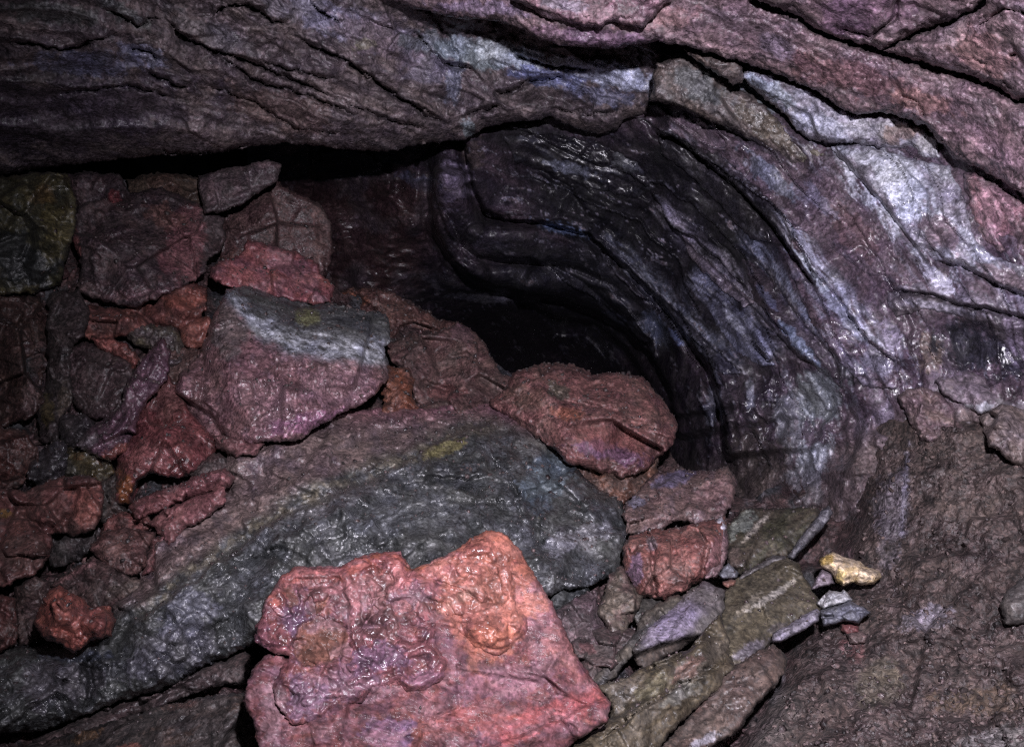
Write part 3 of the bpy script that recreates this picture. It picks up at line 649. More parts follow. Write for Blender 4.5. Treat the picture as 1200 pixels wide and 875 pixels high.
wplate([(836, 344), (852, 348), (872, 374), (892, 400), (908, 428), (888, 428), (862, 410), (842, 384), (830, 360)], -.035, (0.10, 0.095, 0.13), (0.20, 0.20, 0.28), (0.34, 0.34, 0.44), ((860, 376, 24, 6, 55, (0.42, 0.42, 0.50), .9),), seed=41)
wplate([(700, 272), (735, 305), (770, 342), (806, 374), (838, 408), (868, 436), (850, 440), (822, 424), (790, 388), (752, 345), (716, 300)], -.04, (0.05, 0.045, 0.06), (0.09, 0.085, 0.11), (0.19, 0.19, 0.25), ((805, 392, 30, 4, 45, (0.25, 0.25, 0.31), .8),), seed=43)
wplate([(1040, 340), (1091, 346), (1122, 358), (1160, 364), (1240, 382), (1240, 440), (1200, 436), (1170, 400), (1130, 372), (1085, 362), (1050, 372), (1038, 352)], -.03, (0.075, 0.060, 0.068), (0.12, 0.10, 0.12), (0.2, 0.18, 0.22), ((1100, 360, 50, 6, 10, (0.28, 0.26, 0.32), .7), (1190, 395, 14, 34, -20, MAUVE, .6)), seed=45, an=(10, 3))
wplate([(590, 160), (640, 156), (700, 166), (745, 190), (770, 220), (742, 232), (700, 222), (650, 205), (605, 190)], -.04, (0.018, 0.016, 0.020), (0.035, 0.03, 0.036), (0.10, 0.10, 0.13), ((668, 198, 34, 7, 15, (0.20, 0.21, 0.27), .8), (735, 190, 20, 10, 30, (0.13, 0.13, 0.14), .7)), seed=47, an=(20, 3))
wplate([(770, 150), (805, 168), (850, 205), (890, 250), (905, 285), (880, 280), (848, 245), (812, 208), (775, 180)], -.05, (0.030, 0.026, 0.030), (0.055, 0.048, 0.055), (0.13, 0.125, 0.14), (), seed=49)

# thin dark wedge
slab([(800, 58), (860, 72), (872, 80), (870, 92), (862, 101), (835, 84)], 0.10, (), base=(0.13, 0.10, 0.09), second=(0.17, 0.12, 0.1), third=(0.1, 0.09, 0.08), seed=20, ed=.03, thick=.08, edge=4)

# ================================================================== FLOOR / RUBBLE SLOPE
def floor_depth(x, y, s):
    d = pile(x, y) + 0.13 - 0.13 * sstep(0, 50, floor_right(x, y))
    rt = sstep(0, 40, floor_right(x, y))
    d = d - (1 - rt) * (0.06 * facet(x, y, 42, 3, 14) + 0.03 * facet(x, y, 18, 5, 12))
    d = d - rt * (0.03 * facet(x, y, 60, 6, 20) + 0.016 * fbm(x, y, 40, 4, 7, .5) + 0.010 * facet(x, y, 14, 8, 26))
    f1, f2 = cells(x + 3 * fbm(x, y, 9, 2, 4), y, 9, 6); g1, _ = cells(x, y, 4.5, 7)
    d = d - rt * (0.005 * (1 - f1) + 0.004 * (1 - g1)) * (0.4 + sstep(-.2, .3, fbm(x, y, 50, 3, 9)))
    d = d - 0.006 * fbm(x, y, 8, 3, 10, 0.6)
    for i, (pts, wd, dp) in enumerate(([(1040, 530), (1038, 600), (1045, 660)], 3, .02), ) if False else enumerate((([(1190, 600), (1200, 640)], 2.5, .03), ([(1047, 825), (1060, 800)], 2.5, .03), ([(1120, 735), (1130, 745)], 3, .03))):
        d = d + crack(x, y, pts, wd, dp, 3, i)
    d = d + (0 if s is None else 0.22 * np.exp(-np.maximum(s, 0) / 22) * sstep(900, 940, x))
    d = d - rt * 0.05 * blob(x, y, 1160, 870, 80, 26, -12, .4, 3)
    return d
def floor_right(x, y):
    return x - np.interp(y, [500, 560, 620, 700, 760, 800, 875, 1000], [990, 985, 980, 960, 910, 900, 850, 800])
floor_c0 = colours((0.070, 0.047, 0.040), (0.105, 0.074, 0.066), (0.036, 0.026, 0.026), 34, 0.55, (
    (1045, 600, 22, 60, 5, (0.19, 0.165, 0.19), .5, .4), (1085, 725, 34, 14, -10, (0.28, 0.25, 0.29), .6, .4), (1130, 560, 60, 60, 0, (0.125, 0.090, 0.075), .6), (1180, 865, 60, 16, -8, (0.24, 0.22, 0.21), .6),
    (1030, 800, 30, 30, 30, (0.15, 0.125, 0.085), .6), (1000, 760, 16, 18, 0, (0.17, 0.07, 0.065), .5), (985, 650, 20, 12, 0, (0.12, 0.06, 0.075), .7), (1150, 820, 60, 20, 0, (0.13, 0.085, 0.05), .5), (880, 840, 60, 40, 0, (0.12, 0.10, 0.09), .6),
    (1170, 480, 50, 22, 10, (0.38, 0.34, 0.36), .5), (1060, 580, 4, 60, 4, (0.3, 0.27, 0.32), .6)), seed=3)
def floor_col(x, y, s):
    col, rg = floor_c0(x, y, s)
    rt = sstep(0, 40, floor_right(x, y))
    lf = mixc(np.repeat(np.asarray((0.075, 0.042, 0.040))[None], len(x), 0), sstep(0, .3, fbm(x, y, 40, 4, 61)), (0.06, 0.058, 0.062))
    return lf * (1 - rt[:, None]) + col * rt[:, None], rg
floor_poly = [(-200, 190), (60, 205), (240, 215), (330, 225), (400, 345), (480, 350), (540, 400), (620, 450), (760, 470), (800, 560), (880, 585), (950, 545), (985, 480), (1040, 440), (1100, 430), (1420, 420), (1420, 1100), (-200, 1100)]
cave_floor = patch("cave_floor", floor_poly, floor_depth, floor_col, M_GRIT, cap=False, step=1.9, thick=0.1, edge=0, edge_d=0.0, jag=3, seed=9, shrink=0)
tag(cave_floor, "gritty brown rubble slope rising to the right wall", kind="structure")

# ================================================================== THE PILE
exec_rocks = True
# ---- foreground red slab
drip = [(298, 753), (320, 764), (342, 768), (330, 785), (320, 802), (323, 822), (343, 848), (377, 842), (400, 822), (424, 823), (436, 806), (465, 799), (476, 809), (499, 808), (522, 791), (527, 774), (516, 759), (506, 752), (514, 740), (535, 737), (545, 744), (556, 757),
        (582, 767), (605, 757), (620, 738), (619, 722), (604, 712), (600, 690), (604, 665), (598, 640), (560, 600), (400, 600), (280, 640)]
drip2 = [(546, 742), (557, 757), (582, 766), (604, 756), (619, 737), (617, 722), (600, 712), (560, 722), (548, 730)]
worm = [(424, 816), (440, 808), (470, 802), (490, 800), (512, 790), (519, 772), (508, 758)]
PITS = [[(332, 690), (347, 687), (352, 708), (338, 716)], [(362, 708), (386, 698), (383, 714), (366, 722)], [(346, 734), (372, 722), (402, 728), (412, 746), (400, 772), (356, 784), (342, 764)]]
ROPES = [([(600, 640), (607, 670), (606, 695), (596, 712)], 9), ([(560, 735), (585, 738), (604, 728)], 22), ([(548, 728), (570, 715), (600, 716)], 9), ([(512, 657), (545, 641), (575, 640), (590, 660), (596, 690)], 10),
         ([(482, 672), (505, 692), (530, 700), (546, 722)], 9), ([(530, 690), (552, 684), (566, 700)], 8), ([(514, 750), (526, 772), (512, 794), (484, 803), (462, 797)], 9), ([(465, 798), (440, 806), (424, 820)], 6),
         ([(436, 652), (462, 662), (474, 682), (450, 702)], 10), ([(330, 674), (362, 670), (402, 670)], 8), ([(404, 672), (414, 700), (418, 735), (424, 762)], 8), ([(338, 806), (356, 792), (376, 788), (396, 794)], 5), ([(352, 826), (372, 812), (396, 812)], 6),
         ([(430, 720), (456, 732), (444, 752), (424, 748)], 7), ([(456, 692), (482, 702), (500, 722), (492, 742)], 7), ([(460, 748), (480, 764), (500, 758), (508, 742)], 8),
         ([(372, 776), (410, 782), (440, 776)], 6), ([(410, 800), (436, 788), (460, 780)], 6), ([(330, 840), (345, 846), (378, 838), (402, 820)], 6), ([(310, 712), (306, 735), (312, 752), (335, 760)], 7), ([(432, 680), (442, 690), (434, 706)], 6), ([(520, 668), (548, 664), (574, 672)], 6), ([(424, 818), (430, 812)], 8), ([(350, 722), (356, 700), (350, 684)], 5)]
def rope_h(x, y):
    wx = x + 2.5 * fbm(x, y, 14, 2, 3); wy = y + 2.5 * fbm(x, y, 14, 2, 4)
    h = np.zeros(x.shape, np.float32)
    for pts, r in ROPES:
        d_, _, t = line_d(wx, wy, pts); rr = r * (0.7 + 0.3 * np.sin(np.pi * np.clip(t * .8 + .1, 0, 1)))
        h = np.maximum(h, np.sqrt(np.clip(rr ** 2 - d_ ** 2, 0, None)))
    return h
def plate_extra(x, y, s):
    v = -x * 0.27 + y * 0.96
    d = -(0.0035 * fbm(x / 4, v, 16, 4, 13, .6, ridged=True) + 0.010 * fbm(x / 2, v, 50, 3, 14) + 0.018 * facet(x / 1.6, v, 60, 15, 20) + 0.003 * facet(x / 2, v, 14, 16, 20))
    d = d + stepline(x, y, [(720, 812), (690, 826), (640, 850), (560, 880)], 0.012, 30, 3, 3, 4, .02)
    d = d + 0.012 * blob(x, y, 345, 830, 26, 40, 15, .2, 3)
    return d + crack(x, y, [(285, 748), (320, 764), (345, 770)], 3.0, .03, 2, 4, .02)
def crust_extra(x, y, s):
    wx = x + 2.5 * fbm(x, y, 16, 3, 3); wy = y + 2.5 * fbm(x, y, 16, 3, 4)
    lump = fbm(wx, wy, 34, 3, 7, .5); ln = fbm(wx + 14 * lump, wy + 14 * lump, 22, 3, 9, .5, ridged=True)
    fade = sstep(0, 14, s)
    d = -0.009 - fade * (0.009 * lump + 0.004 * ln + 0.010 * facet(wx, wy, 30, 5, 14) + 0.0022 * fbm(wx, wy, 9, 2, 33) + 0.004 * facet(wx, wy, 11, 6, 18)) - 0.00105 * rope_h(x, y) * sstep(0, 9, s)
    for pg in PITS:
        d = d + 0.010 * sstep(-1, 3, poly_sd(wx, wy, pg) + 7 * fbm(x, y, 14, 4, 12, .7))
    for pts, wd, dp in (([(382, 745), (420, 740), (440, 715), (430, 690)], 2.2, .012), ([(455, 760), (480, 735), (520, 725), (545, 720)], 2.0, .014), ([(400, 790), (410, 760), (398, 740)], 2.0, .010),
                        ([(482, 668), (470, 690), (430, 705)], 2.0, .010), ([(505, 680), (540, 690), (560, 700)], 2.0, .010), ([(300, 700), (330, 725), (345, 720)], 2, .012)):
        d = d + crack(x, y, pts, wd, dp, 3, 5)
    return d
def slab_cx(x, y, s, col, rg):
    up = np.full(x.shape, float(UP))
    rim = np.exp(-((s - 10) / 12) ** 2) * sstep(0, 1, 1 - (y - 620) / 140)
    col = mixc(col, 0.85 * rim, (0.56, 0.17, 0.11))
    col = mixc(col, 0.35 * (1 - up) * sstep(-.2, .3, fbm(x / 3, y + .27 * x, 14, 4, 5)), (0.25, 0.10, 0.092)); rg = rg + .26 * (1 - up)
    cre = sstep(0.1, 0.6, fbm(x, y, 16, 4, 21, .6)) * up
    col = mixc(col, 0.55 * cre, (0.30, 0.20, 0.26))
    rg = rg - 0.05 * up
    for pg in PITS:
        q = sstep(0, 3, poly_sd(x, y, pg) + 7 * fbm(x, y, 14, 4, 12, .7)); col = mixc(col, .85 * q, (0.22, 0.095, 0.062)); rg = rg * (1 - q) + .7 * q
    col = mixc(col, 0.5 * (1 - up) * sstep(-.1, .3, fbm(x / 2, y, 30, 4, 44, .6)), (0.27, 0.15, 0.165))
    col = mixc(col, 0.45 * (1 - up) * sstep(0, .3, fbm(x / 2.5, y + .27 * x, 20, 4, 48, .65)), (0.36, 0.22, 0.22))
    rp = rope_h(x, y); col = mixc(col, 0.5 * up * sstep(2, 7, rp), (0.42, 0.17, 0.17))
    for b in ((360, 690, 40, 20, 0, (0.20, 0.09, 0.085)), (450, 730, 30, 30, 0, (0.17, 0.085, 0.075)), (440, 770, 36, 18, 0, (0.22, 0.13, 0.17)), (390, 650, 70, 10, -5, (0.5, 0.17, 0.09)), (530, 665, 40, 16, -10, (0.45, 0.19, 0.16)),
              (360, 820, 24, 24, 0, (0.24, 0.15, 0.20)), (480, 700, 26, 14, -20, (0.24, 0.14, 0.16)), (575, 745, 30, 12, 0, (0.55, 0.18, 0.10)), (410, 690, 26, 16, 0, (0.34, 0.15, 0.15)), (500, 795, 26, 10, -10, (0.33, 0.17, 0.21))):
        m = sstep(.3, .7, blob(x, y, *b[:5], warp=.6, seed=int(b[0]) % 17) + .5 * fbm(x, y, 9, 4, 3, .7)) * up
        col = mixc(col, .75 * m, b[5])
    m = sstep(.25, .75, blob(x, y, 575, 690, 60, 90, 10, warp=.5, seed=9) + .5 * fbm(x, y, 14, 4, 8, .7))
    col = mixc(col, .55 * m, (0.50, 0.20, 0.12))
    return col * np.array([0.60, 0.57, 0.60]), np.clip(rg, .22, .9)
UP = 0
red_slab = rock("large coral red slab with dripped lava crust lying in the foreground",
     [(298, 753), (299, 735), (305, 725), (309, 705), (322, 685), (330, 674), (345, 664), (400, 663), (420, 652), (440, 647), (469, 646), (482, 667), (513, 654), (532, 645), (550, 632), (568, 621), (588, 623), (606, 640), (623, 667), (647, 705), (674, 765),
      (698, 800), (716, 824), (712, 846), (674, 868), (640, 900), (560, 960), (330, 960), (303, 878), (297, 846), (284, 822), (290, 798), (296, 781), (318, 763)],
     (0.22, 0.085, 0.080), (0.17, 0.080, 0.095), (0.30, 0.115, 0.075), d=1.17, tilt=(0.03, -0.07), bulge=0.0, amp=0.22, cxy=(500, 745), mat=M_RED, rough=.46, seed=5, name="lava_slab", cat="rock slab", thick=.10, edge=9, edge_d=.035, extra=plate_extra, size=300, jag=2.0, step=1.25, cextra=slab_cx, grow=0,
     blobs=((578, 740, 36, 22, -15, (0.46, 0.14, 0.08), .7),  (470, 690, 50, 30, 0, (0.36, 0.17, 0.15), .6), (373, 755, 28, 22, 0, (0.25, 0.16, 0.11), .8, .7), (345, 715, 24, 22, 0, (0.26, 0.16, 0.22), .7),
            (420, 715, 40, 26, 10, (0.30, 0.17, 0.17), .6), (490, 660, 20, 8, -20, (0.58, 0.22, 0.10), .8), (572, 645, 30, 16, 20, (0.60, 0.19, 0.11), .7), (455, 860, 34, 20, -10, (0.20, 0.13, 0.21), .8), (590, 800, 60, 22, -10, (0.38, 0.22, 0.27), .5),
            (640, 840, 90, 20, -22, (0.46, 0.13, 0.12), .7), (550, 840, 60, 24, -5, (0.48, 0.15, 0.11), .6), (540, 700, 30, 6, -30, (0.66, 0.50, 0.40), .6), (608, 697, 6, 12, 0, (0.35, 0.19, 0.28), .8), (325, 700, 16, 10, 0, (0.5, 0.16, .1), .6), (320, 830, 16, 40, 5, (0.42, 0.27, 0.27), .7),
            (650, 740, 20, 60, -25, (0.46, 0.22, 0.18), .5), (400, 800, 50, 24, 0, (0.33, 0.21, 0.25), .5)))

UP = 1
rock("glossy dripped crust frozen over the slab's upper half",
     [(300, 751), (302, 735), (308, 725), (312, 706), (325, 687), (333, 677), (347, 667), (400, 666), (420, 655), (440, 650), (469, 650), (481, 671), (513, 658), (532, 649), (550, 636), (568, 625), (587, 627), (602, 642), (606, 660), (603, 675), (605, 690), (606, 710),
      (620, 722), (621, 738), (606, 757), (582, 767), (557, 757), (545, 744), (535, 737), (514, 740), (506, 752), (516, 759), (527, 774), (522, 791), (499, 808), (476, 809), (465, 799), (436, 806), (424, 823), (400, 822), (377, 842), (343, 848), (323, 822), (320, 802), (330, 785), (342, 768), (320, 764)],
     (0.22, 0.085, 0.080), (0.17, 0.080, 0.095), (0.30, 0.115, 0.075), d=1.17, tilt=(0.03, -0.07), bulge=0.0, amp=0.22, cxy=(500, 745), size=300, mat=M_RED, rough=.42, seed=5, name="lava_crust", thick=.03, edge=9, edge_d=.018, extra=crust_extra, jag=2.2, step=1.25, cextra=slab_cx, grow=1, parent=red_slab, shrink=0.02,
     blobs=((578, 740, 36, 22, -15, (0.46, 0.14, 0.08), .7),  (470, 690, 50, 30, 0, (0.36, 0.17, 0.15), .6), (373, 755, 28, 22, 0, (0.25, 0.16, 0.11), .8, .7), (345, 715, 24, 22, 0, (0.26, 0.16, 0.22), .7),
            (420, 715, 40, 26, 10, (0.30, 0.17, 0.17), .6), (490, 660, 20, 8, -20, (0.58, 0.22, 0.10), .8), (572, 645, 30, 16, 20, (0.60, 0.19, 0.11), .7), (455, 860, 34, 20, -10, (0.20, 0.13, 0.21), .8), (590, 800, 60, 22, -10, (0.38, 0.22, 0.27), .5),
            (640, 840, 90, 20, -22, (0.46, 0.13, 0.12), .7), (550, 840, 60, 24, -5, (0.48, 0.15, 0.11), .6), (540, 700, 30, 6, -30, (0.66, 0.50, 0.40), .6), (608, 697, 6, 12, 0, (0.35, 0.19, 0.28), .8), (325, 700, 16, 10, 0, (0.5, 0.16, .1), .6), (320, 830, 16, 40, 5, (0.42, 0.27, 0.27), .7),
            (650, 740, 20, 60, -25, (0.46, 0.22, 0.18), .5), (400, 800, 50, 24, 0, (0.33, 0.21, 0.25), .5)))

# ---- long grey slab across the pile
def big_extra(x, y, s):
    wx = x + 6 * fbm(x, y, 30, 3, 3); wy = y + 6 * fbm(x, y, 30, 3, 4)
    d = stepline(wx, wy, [(730, 640), (660, 625), (600, 600), (560, 560), (590, 500)], 0.03, 60, 4, 2, 3, .1) * 0
    v = 0.50 * x + 0.86 * y
    d = d - 0.018 * fbm((x * .86 - .5 * y) / 4, v, 26, 4, 5, .55, ridged=True)
    d = d + crack(x, y, [(610, 610), (650, 625), (700, 620), (740, 610)], 3, .03, 4, 5) + crack(x, y, [(380, 655), (460, 640), (520, 640)], 3, .02, 4, 6) + crack(x, y, [(160, 735), (230, 690), (290, 650)], 3, .012, 4, 7)
    d = d + crack(x, y, [(300, 598), (380, 575), (430, 548), (500, 505), (545, 492)], 3, .016, 5, 9)
    d = d - 0.055 * facet(x * .9, wy, 70, 9, 26) - 0.020 * facet(x, wy * 1.3, 28, 10, 26)
    # pocked glassy skin on the lower half
    lowr = sstep(-10, 25, y - np.interp(x, [0, 170, 270, 330, 400, 520, 600, 680], [700, 700, 640, 600, 570, 520, 500, 500]))
    f1, f2 = cells(wx, wy, 8, 3); g1, g2 = cells(x, y, 4.5, 4)
    d = d - lowr * (0.011 * (1 - f1) + 0.004 * (1 - g1)) * (.3 + sstep(-.25, .25, fbm(x, y, 45, 3, 12))) + lowr * 0.004 * fbm(x, y, 12, 3, 8, .6)
    d = d + stepline(wx, wy, [(590, 488), (520, 515), (430, 565), (330, 606), (270, 648), (170, 722), (80, 765)], 0.045, 26, 2.5, 4, 15, .04)
    d = d + crack(x, y, [(470, 600), (520, 585), (600, 590), (640, 575)], 2.5, .03, 4, 15) + crack(x, y, [(100, 765), (108, 800), (100, 830)], 4, .05, 3, 16) + crack(x, y, [(560, 520), (600, 560), (610, 610)], 2.5, .03, 5, 17)
    # slab rolls away at the top
    d = d + 0.045 * sstep(0, 90, np.interp(x, [170, 270, 330, 400, 520, 600], [700, 640, 600, 570, 520, 500]) - y)
    # near lower edge rolls under
    d = d + 0.05 * np.exp(-s / 16) * sstep(0, 60, y - 700)
    d = d + 0.04 * blob(x, y, 105, 800, 12, 30, 15, .3, 3)
    return d
def big_cx(x, y, s, col, rg):
    ln = np.interp(x, [0, 60, 170, 270, 330, 400, 520, 600, 680], [770, 760, 715, 640, 600, 570, 520, 490, 480])
    t = y - ln + 14 * fbm(x, y, 40, 4, 9)
    upm = 1 - sstep(-26, -4, t)
    col = mixc(col, upm, (0.190, 0.132, 0.120))
    col = mixc(col, upm * .6 * sstep(0, .3, fbm(x, y, 24, 4, 22)), (0.16, 0.12, 0.13))
    band = np.exp(-((t + 4) / 11) ** 2) * (1 - sstep(560, 600, x)) * sstep(150, 200, x)
    col = mixc(col, .75 * band * sstep(-.25, .2, fbm(x, y, 18, 4, 31, .7)), (0.19, 0.16, 0.11))
    rim = np.exp(-(s / 15) ** 2) * sstep(390, 420, x) * (1 - sstep(610, 650, x)) * (1 - sstep(520, 540, y))
    col = mixc(col, .85 * rim, (0.30, 0.14, 0.16))
    return col, np.clip(rg + 0.16 * upm, .2, .9)
rock("very long grey slab with pocked glassy skin running diagonally across the pile",
     [(-160, 800), (0, 768), (16, 758), (60, 758), (86, 758), (120, 735), (136, 705), (161, 690), (168, 655), (180, 618), (214, 600), (250, 580), (262, 550), (268, 530), (300, 522), (353, 506), (400, 482), (440, 478), (503, 478), (540, 470), (575, 472), (610, 484),
      (640, 500), (662, 525), (680, 552), (700, 572), (728, 588), (737, 610), (734, 630), (729, 650), (728, 668), (712, 676), (690, 688), (660, 690), (640, 700), (560, 740), (400, 750), (310, 752), (293, 757), (240, 780), (192, 807), (133, 823), (53, 855), (0, 860), (-160, 890)],
     (0.070, 0.072, 0.068), (0.120, 0.120, 0.120), (0.034, 0.037, 0.033), off=-0.06, follow=1.0, bulge=0.05, amp=0.5, size=150, mat=M_WET, rough=.36, seed=11, name="lava_slab", cat="rock slab", thick=.18, edge=12, edge_d=.05, extra=big_extra, cextra=big_cx, step=1.5, grow=0,
     blobs=((680, 630, 50, 14, -15, (0.27, 0.26, 0.27), .8, .25), (520, 525, 30, 9, -20, (0.30, 0.26, 0.10), .7), (220, 715, 44, 26, -20, (0.15, 0.15, 0.19), .6, .3), (640, 560, 30, 40, 30, (0.16, 0.20, 0.23), .6), (200, 765, 60, 30, -20, (0.14, 0.13, 0.155), .5, .3), (70, 800, 50, 30, -10, (0.14, 0.12, 0.135), .5, .35),
            (105, 790, 12, 40, 12, (0.03, 0.03, 0.033), .7), (480, 600, 60, 26, -10, (0.15, 0.155, 0.16), .5, .28), (620, 525, 20, 12, 20, (0.22, 0.22, 0.20), .6), (90, 768, 40, 8, 0, (0.09, 0.10, 0.13), .7), (380, 590, 70, 14, -22, (0.13, 0.12, 0.12), .6)))

# ---- block with white and grey crusted top
def block_extra(x, y, s):
    d = stepline(x, y, [(460, 425), (420, 418), (380, 415), (345, 405), (310, 385), (270, 350)], -0.02, 60, 4, 4, 5, .02) * 0
    top = sstep(-8, 10, np.interp(x, [260, 300, 340, 380, 455], [345, 385, 405, 416, 424]) - y)
    d = d + 0.16 * top * sstep(0, 75, np.interp(x, [260, 300, 340, 380, 455], [345, 385, 405, 416, 424]) - y + 4)
    d = d - top * 0.012 * fbm(x / 3, y - .25 * x, 10, 4, 5, .6, ridged=True)
    f1, _ = cells(x + 4 * fbm(x, y, 10, 2, 3), y / 1.5, 13, 9)
    gl = blob(x, y, 360, 455, 95, 40, 6, .3, 4)
    d = d + 0.10 * sstep(0, 50, 268 - x + .35 * (y - 400)) - gl * 0.030 * fbm(x + 6 * fbm(x, y, 20, 2, 4), y / 2.4, 16, 3, 8, .5, ridged=True)
    d = d - gl * 0.016 * (1 - f1) ** 1.4
    d = d + crack(x, y, [(236, 405), (240, 440), (232, 480)], 3, .02, 3, 3)
    return d
def block_cx(x, y, s, col, rg):
    ln = np.interp(x, [240, 268, 300, 340, 380, 455], [330, 352, 392, 412, 418, 426]); t = ln - y + 8 * fbm(x, y, 22, 4, 5)
    top = sstep(-5, 6, t)
    col = mixc(col, top, (0.125, 0.125, 0.125))
    wh = np.exp(-((t - 12) / 13) ** 2) * sstep(-.45, .2, fbm(x / 2, y - .3 * x, 9, 4, 7, .65))
    col = mixc(col, .95 * wh, (0.56, 0.57, 0.62))
    dk = np.exp(-((y - 352 - .2 * (x - 300)) / 9) ** 2) * top * sstep(-.3, .3, fbm(x / 4, y, 8, 3, 9))
    col = mixc(col, .8 * dk, (0.045, 0.048, 0.045))
    col = mixc(col, .7 * blob(x, y, 360, 372, 14, 10, 0, .4, 5), (0.26, 0.26, 0.10))
    rg = np.where(top > .5, rg + .12, rg - .06)
    return col, np.clip(rg, .2, .9)
rock("pinkish block whose top is crusted white and grey, left of the long slab",
     [(266, 341), (287, 337), (316, 344), (350, 352), (390, 358), (430, 366), (453, 370), (456, 398), (447, 407), (452, 427), (453, 445), (430, 468), (400, 482), (363, 503), (353, 513), (319, 516), (290, 518), (250, 513), (236, 500), (219, 479), (206, 458), (212, 440), (219, 434), (238, 410), (246, 383)],
     (0.23, 0.12, 0.125), (0.175, 0.10, 0.10), (0.30, 0.19, 0.22), off=-0.21, tilt=(-0.01, -0.05), bulge=.05, amp=.7, mat=M_WET, rough=.40, seed=21, name="lava_block", thick=.22, edge=9, edge_d=.04, extra=block_extra, cextra=block_cx, step=1.4,
     blobs=((375, 495, 60, 14, -8, (0.32, 0.15, 0.22), .7, .3), (240, 440, 20, 50, 10, (0.16, 0.09, 0.085), .6), (400, 455, 50, 30, 0, (0.25, 0.15, 0.17), .6, .28), (310, 470, 40, 30, 0, (0.27, 0.16, 0.17), .5, .3), (270, 385, 24, 34, 10, (0.15, 0.14, 0.13), .6)))
rock("bright red wedge stone resting on the crusted block's upper left edge",
     [(249, 313), (264, 306), (284, 300), (291, 283), (316, 288), (350, 299), (371, 310), (374, 319), (390, 336), (387, 352), (367, 356), (330, 347), (296, 339), (261, 333), (249, 324)],
     (0.29, 0.105, 0.105), (0.24, 0.11, 0.12), (0.35, 0.13, 0.10), off=-0.20, tilt=(0, -.05), seed=23, rough=.42, mat=M_RED, strata=(16, .014, 12), amp=.8,
     blobs=((280, 318, 20, 8, 10, (0.42, 0.15, 0.14), .7), (375, 350, 12, 5, 10, (0.5, 0.3, 0.3), .6), (340, 310, 30, 12, 10, (0.22, 0.12, 0.14), .6)))
# ---- upper left group
rock("big dark squarish boulder under the ceiling, reddish along its right side",
     [(93, 240), (125, 235), (159, 227), (188, 223), (220, 233), (245, 249), (260, 256), (262, 279), (257, 295), (244, 300), (239, 320), (204, 338), (183, 349), (169, 352), (159, 359), (122, 352), (95, 343), (93, 332), (97, 303), (86, 283), (89, 258)],
     (0.060, 0.048, 0.054), (0.085, 0.062, 0.064), (0.045, 0.036, 0.04), off=-0.10, tilt=(-.02, -.04), seed=31, amp=.9, name="lava_boulder", cat="boulder", rough=.5,
     blobs=((215, 290, 26, 50, 12, (0.17, 0.085, 0.095), .85), (88, 295, 6, 26, 0, (0.22, 0.09, 0.085), .7), (170, 345, 50, 7, -5, (0.18, 0.12, 0.13), .7), (195, 255, 30, 14, 20, (0.14, 0.08, 0.07), .7)))
rock("small dark flat slab leaning at the very top of the pile below the black gap",
     [(234, 207), (259, 201), (290, 195), (313, 189), (329, 195), (324, 210), (307, 221), (284, 236), (259, 247), (241, 247), (236, 227)],
     (0.095, 0.068, 0.070), (0.13, 0.085, 0.09), (0.07, 0.055, 0.058), d=2.5, tilt=(0.02, -.08), seed=33, name="lava_slab", cat="rock slab", thick=.2, strata=(-20, .01, 10), amp=.7)
rock("smooth dark brown boulder behind the bright red wedge stone",
     [(300, 216), (322, 213), (341, 226), (373, 239), (386, 262), (390, 293), (381, 322), (360, 330), (300, 320), (262, 310), (250, 280), (258, 256), (273, 243)],
     (0.085, 0.056, 0.055), (0.105, 0.070, 0.066), (0.062, 0.044, 0.045), d=2.75, tilt=(.02, -.05), seed=35, amp=.5, name="lava_boulder", cat="boulder",
     blobs=((290, 300, 30, 10, 0, (0.12, .06, .05), .5), (385, 255, 10, 16, 0, (0.15, 0.12, 0.12), .6)))
rock("mossy green-brown slab at the left edge just under the ceiling",
     [(-140, 215), (0, 210), (45, 203), (78, 205), (90, 240), (88, 262), (80, 290), (70, 330), (40, 342), (0, 344), (-140, 350)],
     (0.060, 0.055, 0.030), (0.085, 0.070, 0.030), (0.05, 0.05, 0.045), d=2.25, tilt=(.03, -.03), seed=37, name="lava_slab", cat="rock slab", amp=.9, mat=M_WET, rough=.5,
     blobs=((20, 300, 60, 34, 20, (0.020, 0.022, 0.022), .95), (65, 262, 16, 30, -20, (0.13, 0.105, 0.04), .7), (50, 230, 14, 14, 0, (0.15, 0.085, 0.03), .5)))
rock("dark purple-grey stone wedged between the mossy slab and the squarish boulder",
     [(80, 206), (105, 203), (140, 206), (150, 228), (140, 245), (96, 250), (84, 232)], (0.060, 0.048, 0.056), (0.075, 0.055, 0.06), None, d=2.5, seed=39, amp=.8, blobs=((133, 232, 10, 10, 0, (0.18, 0.04, 0.045), .7),))
rock("dim olive-brown stone behind the top of the squarish boulder",
     [(150, 212), (180, 204), (215, 206), (236, 212), (242, 238), (225, 246), (185, 240), (155, 238)], (0.070, 0.055, 0.042), (0.09, 0.062, 0.05), None, d=2.65, seed=40, amp=.8)
rock("orange-red cracked rock under the squarish boulder",
     [(96, 380), (104, 360), (125, 362), (151, 362), (185, 352), (206, 339), (226, 334), (242, 338), (240, 362), (226, 379), (206, 387), (171, 386), (147, 392), (113, 400), (98, 392)],
     (0.20, 0.075, 0.062), (0.15, 0.065, 0.058), (0.27, 0.10, 0.07), off=-0.02, tilt=(0, -.06), seed=41, rough=.45, mat=M_RED, amp=1.3, blobs=((218, 352, 22, 12, -10, (0.30, 0.10, 0.07), .7), (130, 385, 30, 8, 0, (0.11, 0.06, 0.055), .6)))
